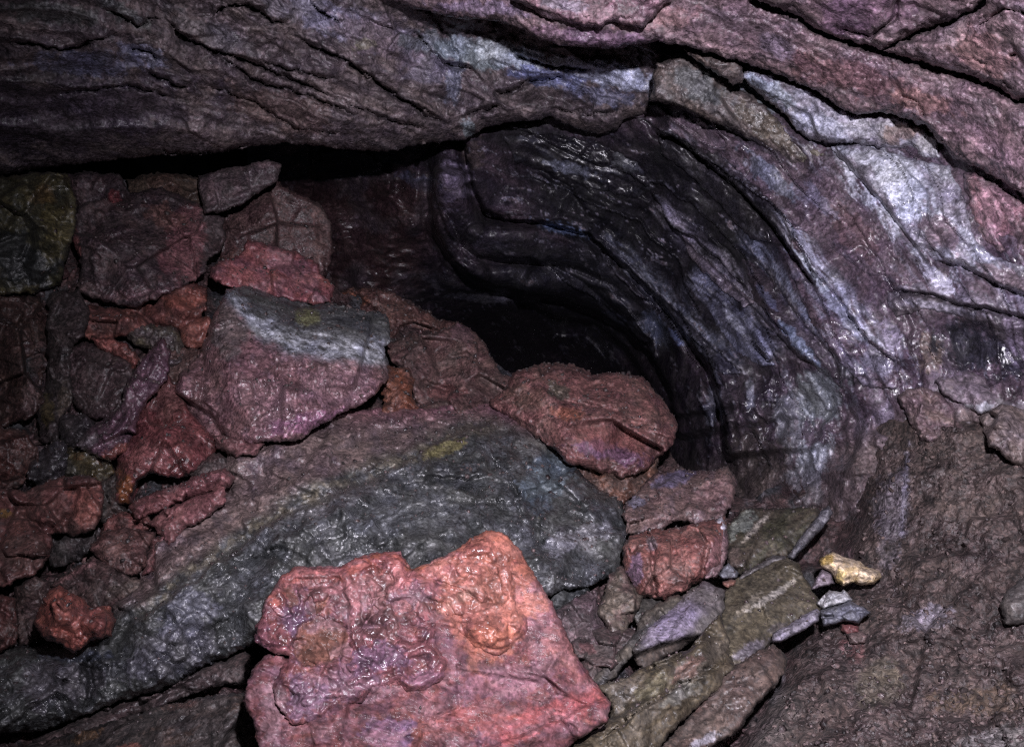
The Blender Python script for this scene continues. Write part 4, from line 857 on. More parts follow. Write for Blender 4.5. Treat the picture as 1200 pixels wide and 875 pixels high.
rock("small red lump touching the left side of the crusted block",
     [(213, 386), (228, 376), (244, 372), (249, 385), (243, 405), (226, 410), (212, 400)], (0.27, 0.10, 0.075), (0.2, 0.08, 0.07), None, off=-.02, seed=43, mat=M_RED, rough=.42, thick=.1)
rock("flat grey-green stone just below the orange-red cracked rock",
     [(145, 388), (172, 380), (206, 386), (216, 402), (212, 424), (196, 430), (180, 408), (160, 404)], (0.070, 0.066, 0.058), (0.085, 0.075, 0.08), (0.10, 0.10, 0.05), off=0.0, seed=45, thick=.1)
rock("dull brown stone right of the purple blade's tip", [(196, 412), (216, 408), (238, 410), (236, 430), (218, 440), (208, 455), (197, 442)], (0.10, 0.066, 0.058), (0.085, 0.06, 0.055), None, off=0.02, seed=46, thick=.1)
rock("thin red shard left of the purple blade, above the dark slate-like stone",
     [(108, 396), (128, 398), (148, 404), (162, 420), (158, 428), (140, 418), (118, 408)], (0.17, 0.07, 0.06), (0.21, 0.085, 0.075), None, off=-.02, seed=47, thick=.06, edge=4, amp=.6)
rock("dark slate-like smooth stone left of the purple blade",
     [(79, 408), (100, 402), (125, 408), (158, 426), (153, 448), (148, 472), (125, 490), (99, 487), (86, 465), (80, 434)], (0.052, 0.040, 0.042), (0.065, 0.048, 0.050), None, off=.02, tilt=(.02, -.03), seed=49, amp=.6, rough=.45, aniso=(45, 2))
rock("leaning purple blade of glazed lava with a lit crest",
     [(184, 402), (192, 398), (198, 415), (195, 442), (178, 462), (164, 480), (158, 503), (150, 526), (129, 539), (115, 533), (88, 522), (103, 507), (128, 491), (144, 473), (147, 458), (152, 446), (169, 421)],
     (0.110, 0.070, 0.095), (0.085, 0.056, 0.078), (0.18, 0.12, 0.16), off=-.13, tilt=(0, -.03), seed=51, rough=.3, mat=M_WET, name="lava_shard", thick=.1, strata=(-58, .022, 13), edge=7, edge_d=.05, amp=.9, aniso=(-58, 3),
     blobs=((140, 528, 26, 8, -25, (0.22, 0.09, 0.07), .8), (102, 517, 18, 10, 0, (0.11, 0.11, 0.12), .8)))
rock("glossy wine-red boulder below and right of the purple blade",
     [(196, 438), (206, 456), (219, 479), (236, 500), (252, 514), (254, 526), (244, 532), (230, 548), (212, 558), (190, 556), (178, 552), (160, 562), (150, 590), (136, 588), (137, 548), (140, 532), (155, 505), (163, 482), (180, 462)],
     (0.150, 0.060, 0.062), (0.115, 0.050, 0.050), (0.19, 0.09, 0.095), off=-.03, tilt=(0, -.05), bulge=.06, seed=53, rough=.27, mat=M_WET, name="lava_boulder", cat="boulder", lumps=.008,
     blobs=((145, 572, 10, 20, 0, (0.20, 0.09, 0.03), .7), (195, 470, 22, 26, 0, (0.13, 0.08, 0.075), .6), (175, 535, 30, 20, 0, (0.24, 0.12, 0.125), .5, .22)))
rock("tiny grey wedge between the wine-red boulder and the red finger stones", [(222, 556), (236, 538), (258, 532), (266, 546), (262, 556), (240, 560)], (0.08, 0.07, 0.068), (0.10, 0.07, 0.068), None, off=0.0, seed=54, thick=.06, edge=4)
rock("thin red shard under the front lower edge of the crusted block", [(250, 512), (290, 516), (306, 520), (300, 530), (276, 534), (256, 524)], (0.19, 0.085, 0.085), (0.15, 0.075, 0.07), None, off=-.09, seed=55, thick=.06, edge=4, mat=M_RED)
rock("upper of two red finger-like stones, glossy and wrinkled",
     [(153, 593), (176, 580), (214, 568), (241, 555), (264, 551), (274, 560), (267, 569), (226, 582), (186, 599), (161, 606)], (0.24, 0.10, 0.10), (0.19, 0.08, 0.08), (0.30, 0.15, 0.14), off=-.13, seed=57, rough=.3, mat=M_RED, bulge=.04, strata=(-22, .010, 9), thick=.07, edge=7, aniso=(-22, 3), blobs=((200, 573, 8, 4, -20, (.4, .26, .25), .6, .2),))
rock("lower of two red finger-like stones, flat sided",
     [(176, 613), (191, 600), (226, 584), (263, 571), (262, 588), (236, 608), (214, 618), (206, 632), (196, 638), (192, 628), (186, 622)], (0.24, 0.10, 0.10), (0.19, 0.085, 0.08), None, off=-.12, seed=59, rough=.42, mat=M_RED, bulge=.03, thick=.07, edge=6, amp=.6)
rock("dull red flat stone left of the red finger-like stones", [(121, 615), (141, 600), (173, 606), (180, 618), (151, 625), (120, 626)], (0.15, 0.065, 0.060), (0.12, 0.07, 0.065), None, off=-.04, seed=60, thick=.07, edge=5)
rock("reddish-brown flat-faced block below the dull red flat stone",
     [(106, 643), (121, 624), (151, 620), (181, 625), (174, 641), (172, 661), (157, 673), (136, 669), (121, 657)], (0.105, 0.062, 0.056), (0.085, 0.052, 0.05), None, off=-.08, seed=61, amp=.5, thick=.12)
rock("narrow reddish strip of stone beside the flat-faced block's right side", [(178, 634), (192, 628), (184, 650), (180, 668), (168, 672), (174, 650)], (0.17, 0.085, 0.085), (0.12, 0.07, 0.07), None, off=-.06, seed=62, thick=.06, edge=3)
rock("dark brown block with a pale slanting upper edge, above the red knob",
     [(60, 684), (85, 668), (111, 654), (126, 662), (141, 673), (176, 684), (172, 700), (161, 708), (136, 713), (108, 716), (83, 700)], (0.072, 0.050, 0.048), (0.06, 0.048, 0.046), None, off=-.05, seed=63, amp=.6, thick=.12,
     blobs=((88, 670, 34, 4, -30, (0.19, 0.12, 0.12), .9), (150, 690, 26, 12, -20, (0.10, 0.09, 0.075), .6)))
rock("knobbly bright red stone sitting on the long slab's left end",
     [(41, 729), (50, 708), (58, 692), (70, 688), (93, 702), (106, 713), (127, 711), (135, 726), (128, 743), (106, 750), (86, 763), (72, 753), (51, 746)],
     (0.27, 0.085, 0.065), (0.21, 0.075, 0.065), (0.33, 0.12, 0.08), off=-.19, seed=65, rough=.4, mat=M_RED, bulge=.06, name="red_stone", lumps=.012, thick=.08, edge=10,
     extra=lambda x, y, s: -0.035 * np.sqrt(np.clip(1 - (np.hypot(x - 114, y - 730) / 20) ** 2, 0, 1)) - 0.02 * np.sqrt(np.clip(1 - (np.hypot(x - 72, y - 712) / 22) ** 2, 0, 1)))
rock("large dull red rock filling the left edge above the red knob",
     [(-120, 580), (0, 571), (30, 578), (48, 570), (73, 560), (101, 558), (117, 565), (120, 580), (118, 603), (111, 619), (86, 627), (73, 621), (56, 624), (61, 641), (48, 666), (13, 683), (0, 686), (-120, 690)],
     (0.155, 0.066, 0.058), (0.12, 0.062, 0.056), (0.20, 0.085, 0.07), off=-.10, seed=67, rough=.42, mat=M_RED, name="lava_boulder", cat="boulder", bulge=.06, lumps=.006,
     extra=lambda x, y, s: crack(x, y, [(20, 600), (50, 620), (75, 612), (90, 600)], 4, .04, 3, 4), blobs=((100, 590, 20, 26, 0, (0.26, 0.095, 0.075), .7), (6, 602, 8, 6, 0, (0.34, 0.2, 0.06), .6), (30, 650, 34, 22, 0, (0.12, 0.07, 0.06), .6)))
rock("dark red stone in the lower left corner beside the long slab's end", [(-100, 700), (0, 698), (16, 700), (20, 730), (18, 752), (0, 762), (-100, 775)], (0.10, 0.046, 0.042), (0.07, 0.045, 0.04), None, off=-.04, seed=69, thick=.1)
rock("dim brown stone between the dark red corner stone and the red knob", [(18, 690), (40, 676), (62, 684), (54, 705), (40, 728), (48, 748), (22, 756), (20, 720)], (0.065, 0.048, 0.044), (0.08, 0.06, 0.06), None, off=0.0, seed=70, thick=.1)
# far left dim column
rock("dim brown rock at the left edge below the mossy slab", [(-120, 355), (0, 348), (45, 350), (60, 372), (62, 410), (48, 440), (52, 470), (38, 486), (0, 500), (-120, 510)], (0.055, 0.036, 0.033), (0.07, 0.045, 0.038), None, off=.02, seed=71, amp=1.4, name="lava_boulder", cat="boulder",
     blobs=((35, 465, 12, 16, 20, (0.12, 0.09, 0.09), .7),))
rock("dark upright rock beneath the squarish boulder's lower left corner", [(58, 345), (92, 342), (104, 366), (98, 392), (82, 406), (80, 436), (87, 466), (72, 488), (66, 516), (50, 520), (46, 486), (58, 440), (56, 390)], (0.045, 0.040, 0.040), (0.06, 0.05, 0.05), None, off=.0, seed=73, amp=1.1,
     blobs=((75, 470, 8, 20, 10, (0.10, 0.09, 0.07), .7), (55, 480, 8, 20, 0, (0.09, 0.08, 0.03), .7)))
rock("dim reddish stone at the left edge above the large dull red rock", [(-100, 505), (0, 502), (28, 505), (42, 525), (44, 548), (28, 566), (0, 574), (-100, 575)], (0.085, 0.042, 0.036), (0.065, 0.04, 0.036), None, off=.0, seed=75)
rock("blackish blue-grey stone left of the small mossy stone", [(36, 545), (50, 528), (66, 516), (78, 522), (78, 545), (72, 560), (50, 568), (34, 560)], (0.040, 0.042, 0.048), (0.06, 0.06, 0.068), None, off=-.02, seed=77, mat=M_WET, rough=.4)
rock("dark oval stone tucked below the slate-like stone", [(70, 506), (72, 488), (99, 486), (113, 499), (108, 514), (90, 524), (76, 522)], (0.036, 0.034, 0.038), (0.05, 0.046, 0.05), None, off=.0, seed=78, rough=.45)
rock("small mossy green and orange stone below the purple blade's foot", [(76, 527), (100, 524), (126, 540), (134, 552), (120, 566), (98, 558), (78, 560)], (0.070, 0.065, 0.034), (0.06, 0.065, 0.055), (0.13, 0.06, 0.02), off=.0, seed=79, mat=M_WET, rough=.4)
rock("dark grey stone in the hollow right of the large dull red rock", [(58, 625), (85, 628), (112, 622), (112, 640), (90, 656), (62, 664), (56, 645)], (0.040, 0.040, 0.040), (0.055, 0.05, 0.05), None, off=.04, seed=80)
rock("dark greenish sliver between the large red rock and the red finger stones", [(118, 566), (136, 556), (138, 590), (150, 600), (122, 612), (116, 600)], (0.045, 0.044, 0.040), (0.065, 0.05, 0.045), None, off=.03, seed=81)

# ---- behind the long slab
rock("brown rock with a red stepped face behind the long slab's crest",
     [(452, 405), (486, 393), (513, 392), (537, 379), (558, 392), (571, 410), (585, 438), (604, 446), (606, 478), (560, 484), (503, 486), (486, 466), (479, 434), (462, 425)],
     (0.145, 0.080, 0.070), (0.11, 0.070, 0.062), (0.18, 0.085, 0.085), off=-.06, tilt=(0, -.08), seed=83, amp=1.2, name="lava_boulder", cat="boulder",
     extra=lambda x, y, s: crack(x, y, [(525, 420), (545, 415), (565, 425)], 3, .05, 2, 4) + crack(x, y, [(490, 445), (520, 455), (555, 462)], 3, .05, 3, 5), blobs=((520, 460, 24, 10, 0, (0.19, 0.075, 0.07), .7), (540, 390, 16, 12, 30, (0.17, 0.095, 0.11), .6)))
rock("shadowy brown ledge rock at the back, right of the bright red wedge", [(388, 345), (410, 340), (441, 339), (465, 348), (490, 362), (513, 376), (540, 380), (530, 395), (486, 402), (452, 408), (452, 372), (420, 366)], (0.10, 0.060, 0.054), (0.13, 0.075, 0.062), None, d=2.9, tilt=(0, -.05), seed=85, amp=1.1,
     blobs=((410, 350, 24, 8, 10, (0.20, 0.085, 0.05), .7),))
rock("small orange stone in the gap right of the crusted block", [(450, 430), (479, 433), (484, 446), (480, 462), (490, 478), (470, 484), (448, 484), (452, 466), (446, 452)], (0.20, 0.085, 0.05), (0.13, 0.07, 0.055), (0.09, 0.07, 0.08), off=-.10, seed=87, thick=.08, extra=lambda x, y, s: crack(x, y, [(448, 475), (462, 462), (474, 450)], 3, .05, 1, 4))
rock("rounded red boulder at the mouth of the black tunnel",
     [(575, 472), (594, 456), (602, 438), (620, 432), (640, 427), (661, 427), (678, 432), (695, 441), (712, 438), (729, 438), (753, 444), (774, 469), (784, 482), (793, 499), (788, 520), (771, 534), (757, 549), (729, 558), (702, 551), (667, 541), (654, 527), (630, 510), (600, 490)],
     (0.205, 0.090, 0.080), (0.165, 0.085, 0.072), (0.24, 0.115, 0.12), off=-.22, tilt=(-.02, -.06), bulge=.12, seed=89, amp=1.0, name="lava_boulder", cat="boulder", thick=.25, edge=10,
     extra=lambda x, y, s: crack(x, y, [(640, 452), (660, 468), (690, 474), (730, 482)], 3, .04, 3, 3) + crack(x, y, [(772, 468), (776, 500), (768, 532)], 3, .04, 2, 4) + stepline(x, y, [(660, 500), (700, 496), (745, 492), (775, 500)], .03, 24, 3, 3, 5),
     blobs=((664, 484, 20, 9, 5, (0.34, 0.13, 0.08), .8), (715, 530, 46, 12, 12, (0.18, 0.10, 0.16), .7), (655, 458, 18, 9, 30, (0.10, 0.09, 0.065), .8), (720, 515, 44, 14, 10, (0.27, 0.10, 0.09), .5), (615, 465, 26, 20, 20, (0.15, 0.085, 0.065), .7)))
rock("brown stone tucked beneath the rounded red boulder", [(655, 535), (700, 545), (736, 553), (770, 535), (768, 558), (752, 575), (728, 590), (704, 580), (682, 564)], (0.13, 0.078, 0.062), (0.16, 0.075, 0.05), None, off=-.02, seed=91, thick=.14)
rock("flat-topped brown and violet stone lying on the red twin-lobed stone",
     [(731, 603), (736, 590), (751, 573), (771, 555), (794, 548), (809, 553), (831, 553), (854, 549), (864, 565), (859, 583), (846, 608), (816, 614), (799, 606), (776, 617), (753, 627), (736, 624), (736, 613)],
     (0.17, 0.105, 0.095), (0.14, 0.09, 0.08), (0.20, 0.14, 0.16), off=-.14, tilt=(0, -.10), seed=93, amp=.7, thick=.10, edge=7, edge_d=.035,
     blobs=((790, 560, 26, 10, -20, (0.17, 0.145, 0.22), .8), (745, 588, 14, 8, 0, (0.20, 0.20, 0.27), .7), (840, 575, 24, 24, 0, (0.17, 0.095, 0.095), .6)))
rock("red stone with two rounded lobes and a dark cleft, right of the long slab",
     [(731, 641), (741, 629), (761, 622), (789, 620), (816, 614), (841, 609), (849, 607), (852, 641), (846, 661), (821, 678), (801, 691), (781, 700), (751, 699), (741, 683), (733, 666)],
     (0.215, 0.085, 0.070), (0.18, 0.085, 0.072), (0.24, 0.11, 0.085), off=-.16, bulge=.08, seed=95, amp=.7, mat=M_DRY, rough=.48, thick=.12, edge=11,
     extra=lambda x, y, s: crack(x, y, [(758, 622), (766, 645), (765, 672), (768, 700)], 4, .05, 2, 3, .03) + crack(x, y, [(816, 616), (830, 640), (822, 675)], 3, .03, 2, 4),
     blobs=((744, 668, 10, 20, 10, (0.20, 0.13, 0.19), .8), (765, 636, 8, 10, 0, (0.19, 0.18, 0.2), .6), (840, 650, 10, 30, 20, (0.24, 0.12, 0.12), .7), (788, 692, 26, 5, -15, (0.34, 0.15, 0.13), .6)))
rock("thin white-tipped pinkish sliver on the right side of the twin-lobed stone", [(839, 612), (846, 607), (850, 618), (852, 640), (848, 660), (836, 676), (828, 676), (838, 650), (842, 630)], (0.22, 0.13, 0.135), (0.18, 0.11, 0.11), None, off=-.20, seed=96, thick=.05, edge=4, amp=.5,
     blobs=((845, 617, 6, 10, 0, (0.55, 0.52, 0.55), .95),))
rock("blackish stone in the hollow right of the foreground red slab", [(638, 695), (655, 680), (684, 682), (690, 694), (672, 706), (652, 718), (644, 705)], (0.028, 0.030, 0.031), (0.04, 0.042, 0.042), None, off=.0, seed=97, thick=.1)
rock("broken purplish stone beside the foreground slab's right edge", [(650, 719), (675, 701), (697, 692), (700, 712), (710, 735), (716, 750), (700, 764), (672, 762)], (0.095, 0.062, 0.066), (0.075, 0.055, 0.055), None, off=-.02, seed=98, thick=.1)
rock("upright olive-brown pointed stone below the twin-lobed stone", [(711, 691), (718, 671), (728, 664), (738, 683), (751, 699), (746, 714), (738, 728), (728, 745), (714, 742), (702, 715)], (0.105, 0.082, 0.062), (0.125, 0.078, 0.068), None, off=-.08, seed=99, amp=.7, thick=.09)
rock("dark rubble stone in shade right of the foreground slab", [(668, 752), (700, 736), (742, 738), (748, 752), (722, 778), (696, 800), (684, 782)], (0.065, 0.048, 0.044), (0.085, 0.05, 0.048), None, off=.0, seed=100, amp=1.3, thick=.1, blobs=((688, 760, 10, 8, 0, (0.14, 0.06, 0.06), .6),))

# ---- plates on the right
PL = dict(aniso=(-40, 2.6), strata=(-42, .004, 10), amp=.5, mat=M_PLATE, fine=.5)
rock("thin dark plate standing on edge left of the violet-grey plate", [(693, 797), (722, 768), (746, 742), (752, 722), (772, 708), (796, 698), (800, 702), (762, 740), (746, 760), (708, 804)], (0.085, 0.070, 0.054), (0.07, 0.065, 0.062), None, off=-.05, seed=101, name="rock_plate", cat="rock plate", thick=.08, edge=4, **PL)
rock("dark crossed plates under the twin-lobed stone", [(740, 712), (756, 700), (785, 700), (820, 684), (800, 704), (770, 724), (748, 738)], (0.050, 0.045, 0.038), (0.07, 0.062, 0.055), None, off=.0, seed=102, name="rock_plate", cat="rock plate", thick=.06, edge=4, **PL)
rock("violet-grey pointed plate with a dark underside, pointing down left",
     [(742, 761), (760, 738), (800, 701), (826, 682), (846, 690), (848, 712), (842, 726), (827, 744), (806, 752), (775, 772), (756, 784), (746, 776)], (0.135, 0.115, 0.115), (0.115, 0.10, 0.092), None, off=-.10, tilt=(0, -.04), seed=103, name="rock_plate", cat="rock plate", thick=.06, edge=5, aniso=(-40, 2), amp=.5, mat=M_PLATE, fine=.5,
     extra=lambda x, y, s: 0.05 * sstep(0, 10, y - np.interp(x, [744, 773, 805, 827, 843], [762, 751, 743, 740, 724])), cextra=lambda x, y, s, c, r: (mixc(mixc(c, .9 * blob(x, y, 788, 732, 40, 18, -35, .25, 3), (0.23, 0.19, 0.26)), sstep(0, 6, y - np.interp(x, [744, 773, 805, 827, 843], [762, 751, 743, 740, 724])), (0.060, 0.045, 0.036)), r))
rock("large mossy olive plate in the bottom middle beside the foreground slab",
     [(703, 803), (733, 795), (755, 783), (811, 760), (843, 722), (852, 745), (853, 768), (860, 781), (848, 791), (845, 801), (811, 831), (785, 858), (762, 886), (740, 950), (640, 950), (668, 880), (712, 848), (718, 828)],
     (0.070, 0.055, 0.034), (0.085, 0.070, 0.052), (0.06, 0.042, 0.028), off=-.07, tilt=(0, -.03), seed=105, name="rock_plate", cat="rock plate", thick=.08, mat=M_PLATE, rough=.42, edge=6, aniso=(-40, 2.6), strata=(-42, .005, 12), amp=.9, extra=lambda x, y, s: crack(x, y, [(755, 786), (790, 772), (830, 745)], 2.5, .03, 3, 3) + crack(x, y, [(700, 870), (745, 835), (800, 800), (850, 775)], 2.5, .04, 3, 4) + stepline(x, y, [(850, 772), (800, 798), (745, 833), (700, 866)], .02, 22, 2, 3, 4),
     blobs=((800, 810, 26, 10, -35, (0.20, 0.19, 0.16), .7), (765, 805, 24, 12, -30, (0.12, 0.105, 0.06), .6), (805, 785, 22, 10, -35, (0.17, 0.095, 0.075), .6)))
rock("reddish brown plate in the bottom right next to the gritty slope",
     [(768, 886), (790, 862), (812, 836), (840, 807), (846, 794), (867, 777), (907, 756), (922, 772), (913, 796), (882, 828), (868, 852), (835, 872), (800, 930), (750, 930)],
     (0.090, 0.060, 0.048), (0.075, 0.054, 0.044), (0.12, 0.095, 0.09), off=-.05, tilt=(0, -.04), seed=107, name="rock_plate", cat="rock plate", thick=.07, edge=5, aniso=(-40, 2.6), strata=(-42, .004, 12), amp=.5, mat=M_PLATE, fine=.5,
     blobs=((824, 868, 22, 6, -30, (0.34, 0.32, 0.35), .7), (812, 820, 20, 16, -40, (0.15, 0.085, 0.07), .6)))
rock("olive plate with white streaks and a pale broken edge, left of the white chip",
     [(862, 682), (890, 664), (906, 654), (934, 660), (948, 688), (958, 702), (961, 714), (950, 724), (910, 746), (892, 764), (858, 782), (850, 768), (848, 745), (848, 712), (852, 692)],
     (0.088, 0.072, 0.045), (0.070, 0.058, 0.038), (0.12, 0.10, 0.075), off=-.09, tilt=(0, -.05), seed=109, name="rock_plate", cat="rock plate", thick=.05, edge=4, aniso=(-38, 3), strata=(-38, .004, 10), amp=.45, mat=M_PLATE, fine=.5,
     blobs=((905, 697, 40, 4, -32, (0.42, 0.38, 0.32), .8), (880, 705, 20, 4, -40, (0.3, 0.26, 0.2), .6), (880, 762, 26, 9, -30, (0.15, 0.13, 0.14), .8), (910, 735, 14, 5, -20, (0.06, .05, .06), .5)))
rock("long pale lilac stone bar along the olive plate's lower edge", [(905, 741), (918, 735), (938, 722), (957, 712), (961, 716), (960, 727), (938, 740), (914, 753), (904, 752)], (0.27, 0.24, 0.28), (0.22, 0.19, 0.22), None, off=-.14, seed=111, name="stone_bar", cat="stone", thick=.04, edge=3.5, amp=.4, grow=0, jag=1.2)
rock("dark green-brown plate with a grey stripe, leaning on the wall's foot",
     [(850, 622), (869, 599), (886, 597), (904, 598), (928, 597), (958, 596), (962, 602), (945, 626), (922, 652), (906, 650), (890, 660), (868, 673), (855, 660), (853, 642)],
     (0.052, 0.040, 0.028), (0.045, 0.042, 0.024), (0.07, 0.052, 0.04), off=-.09, tilt=(0, -.05), seed=113, name="rock_plate", cat="rock plate", thick=.05, edge=4, aniso=(-42, 3), amp=.4, strata=(-42, .004, 10), mat=M_PLATE, fine=.5,
     blobs=((872, 612, 22, 11, -45, (0.20, 0.21, 0.18), .85), (884, 620, 26, 3, -47, (0.40, 0.35, 0.29), .85), (860, 655, 10, 14, 0, (0.13, 0.09, 0.08), .5)))
rock("narrow grey stone bar leaning along the striped plate's right edge", [(963, 597), (972, 592), (976, 600), (972, 610), (950, 634), (930, 656), (922, 652), (934, 634), (950, 614)], (0.135, 0.125, 0.135), (0.11, 0.105, 0.115), None, off=-.15, seed=115, name="stone_bar", cat="stone", thick=.04, edge=3.5, amp=.4, grow=0, jag=1.2)
rock("thin flat stone edge curving below the striped plate", [(862, 683), (868, 673), (890, 660), (906, 650), (920, 651), (922, 656), (908, 660), (892, 668)], (0.13, 0.115, 0.11), (0.11, 0.095, 0.09), None, off=-.13, seed=116, name="stone_sliver", cat="stone", thick=.03, edge=3, amp=.3, grow=0, jag=1)
rock("little grey triangular chip near the white-tipped sliver's foot", [(841, 674), (847, 665), (853, 659), (866, 671), (864, 677), (848, 679)], (0.19, 0.19, 0.21), (0.15, 0.15, 0.16), None, off=-.12, seed=117, name="stone_chip", cat="stone chip", thick=.03, edge=3, amp=.4, grow=0, jag=.8, step=1.2)
rock("tiny orange pebble below the grey triangular chip", [(846, 681), (854, 679), (863, 680), (861, 686), (853, 689), (847, 686)], (0.34, 0.16, 0.11), (0.26, 0.12, 0.1), None, off=-.12, seed=118, name="pebble", cat="pebble", thick=.03, edge=3, amp=.4, grow=0, jag=.8, step=1.2)
rock("yellow and cream lumpy stone on the gritty slope",
     [(960, 656), (968, 650), (976, 648), (990, 654), (1008, 658), (1014, 665), (1029, 669), (1032, 676), (1024, 683), (1010, 685), (1000, 681), (988, 686), (980, 681), (974, 668), (963, 664)],
     (0.80, 0.62, 0.42), (0.74, 0.54, 0.28), (0.86, 0.72, 0.56), off=-.10, seed=119, name="yellow_stone", cat="stone", bulge=.05, thick=.04, edge=8, amp=.35, grow=1, jag=1.0, step=1.1, scale=14, lumps=.003,
     blobs=((968, 656, 10, 7, 0, (0.42, 0.27, 0.05), .8), (985, 676, 7, 9, 0, (0.52, 0.38, 0.08), .6)))
rock("pale lilac triangular chip beside the yellow stone's left end", [(963, 666), (974, 672), (978, 684), (962, 688), (949, 692), (956, 678)], (0.30, 0.24, 0.27), (0.25, 0.20, 0.22), None, off=-.09, seed=121, name="stone_chip", cat="stone chip", thick=.03, edge=3, amp=.3, grow=0, jag=.8, step=1.2)
rock("white chip with a dark notch below the yellow stone", [(956, 707), (963, 699), (972, 691), (986, 694), (988, 690), (993, 694), (1000, 703), (984, 708), (964, 714)], (0.56, 0.55, 0.55), (0.50, 0.47, 0.48), None, off=-.11, seed=123, name="stone_chip", cat="stone chip", thick=.03, edge=3, amp=.4, grow=0, jag=.8, step=1.1,
     extra=lambda x, y, s: crack(x, y, [(968, 697), (963, 705), (962, 714)], 1.8, .03, .5, 2, .02))
rock("blue-grey flat stone under the white chip", [(960, 715), (978, 710), (997, 704), (1010, 710), (1021, 717), (1012, 724), (1006, 731), (990, 727), (980, 731), (964, 734)], (0.15, 0.15, 0.18), (0.12, 0.12, 0.135), (0.19, 0.18, 0.2), off=-.10, seed=125, name="flat_stone", cat="stone", thick=.04, edge=4, amp=.5, grow=0, jag=1, step=1.2,
     extra=lambda x, y, s: crack(x, y, [(963, 723), (978, 721)], 2.2, .03, .5, 2, .05))
rock("dull red pebble below the blue-grey flat stone", [(984, 731), (994, 727), (1006, 732), (1008, 741), (994, 744), (985, 739)], (0.20, 0.065, 0.065), (0.15, 0.06, 0.055), None, off=-.03, seed=127, name="pebble", cat="pebble", thick=.03, edge=4, amp=.5, grow=0, jag=1, step=1.3)
rock("dull pink brick-like pebble at the foot of the dull red pebble", [(991, 742), (1008, 739), (1018, 744), (1014, 753), (996, 755)], (0.20, 0.13, 0.12), (0.16, 0.11, 0.1), None, off=-.03, seed=128, name="pebble", cat="pebble", thick=.03, edge=4, amp=.5, grow=0, jag=1, step=1.3)
rock("smooth grey stone at the right edge of the gritty slope", [(1173, 708), (1180, 695), (1188, 685), (1202, 677), (1225, 680), (1235, 720), (1196, 730), (1178, 729)], (0.085, 0.072, 0.066), (0.10, 0.085, 0.075), None, off=-.05, seed=129, amp=.4, thick=.06)
rock("purple-brown slab with a black cleft at its left edge, on the right wall ledge",
     [(1053, 466), (1062, 458), (1081, 454), (1100, 462), (1116, 474), (1126, 490), (1140, 503), (1153, 517), (1128, 520), (1103, 516), (1077, 514), (1066, 490)],
     (0.175, 0.115, 0.125), (0.15, 0.10, 0.09), (0.20, 0.15, 0.12), off=-.02, tilt=(0, -.05), seed=131, name="ledge_slab", cat="rock slab", thick=.14, edge=6, amp=.9, aniso=(35, 2), strata=(35, .008, 12))
rock("long purplish ledge stone under the dark hollow at the right edge",
     [(1097, 447), (1114, 434), (1132, 436), (1155, 444), (1186, 441), (1200, 444), (1420, 455), (1420, 520), (1204, 480), (1178, 470), (1148, 484), (1126, 470), (1108, 463)],
     (0.20, 0.155, 0.185), (0.16, 0.125, 0.14), (0.22, 0.18, 0.15), off=-.02, seed=133, name="ledge_slab", cat="rock slab", thick=.14, edge=6, amp=.9, aniso=(10, 2), strata=(12, .008, 14), blobs=((1160, 478, 30, 6, 0, (0.55, 0.54, 0.58), .8),))
rock("pale crusted broken stone on the right edge below the ledge stone",
     [(1150, 488), (1175, 474), (1205, 482), (1420, 510), (1420, 600), (1200, 548), (1180, 535), (1160, 520)],
     (0.24, 0.185, 0.165), (0.19, 0.14, 0.12), (0.34, 0.29, 0.29), off=.0, seed=135, name="ledge_slab", cat="rock slab", thick=.12, edge=6, amp=1.2, lumps=.006)
# ---- under the long slab, bottom left
rock("dark layered shelf directly under the long slab's lower left edge",
     [(40, 868), (133, 828), (192, 812), (240, 784), (285, 764), (296, 770), (292, 796), (262, 800), (235, 806), (190, 826), (120, 852), (60, 885)], (0.050, 0.042, 0.042), (0.07, 0.055, 0.055), None, off=.02, seed=137, name="rock_shelf", cat="rock slab", thick=.1, edge=5, strata=(-25, .01, 8))
rock("dim brown and black slab in the bottom left corner below the shelf",
     [(-120, 900), (20, 878), (100, 856), (180, 832), (235, 818), (290, 812), (300, 850), (308, 890), (320, 960), (-120, 1000)], (0.045, 0.036, 0.034), (0.065, 0.050, 0.045), (0.10, 0.055, 0.035), off=.0, seed=139, name="lava_slab", cat="rock slab", thick=.12, edge=8, strata=(-18, .012, 14), aniso=(-18, 3),
     blobs=((100, 862, 20, 8, -15, (0.17, 0.095, 0.05), .8), (210, 825, 24, 6, -10, (0.11, 0.06, 0.05), .7), (150, 875, 16, 5, -10, (0.22, 0.08, 0.06), .7)))
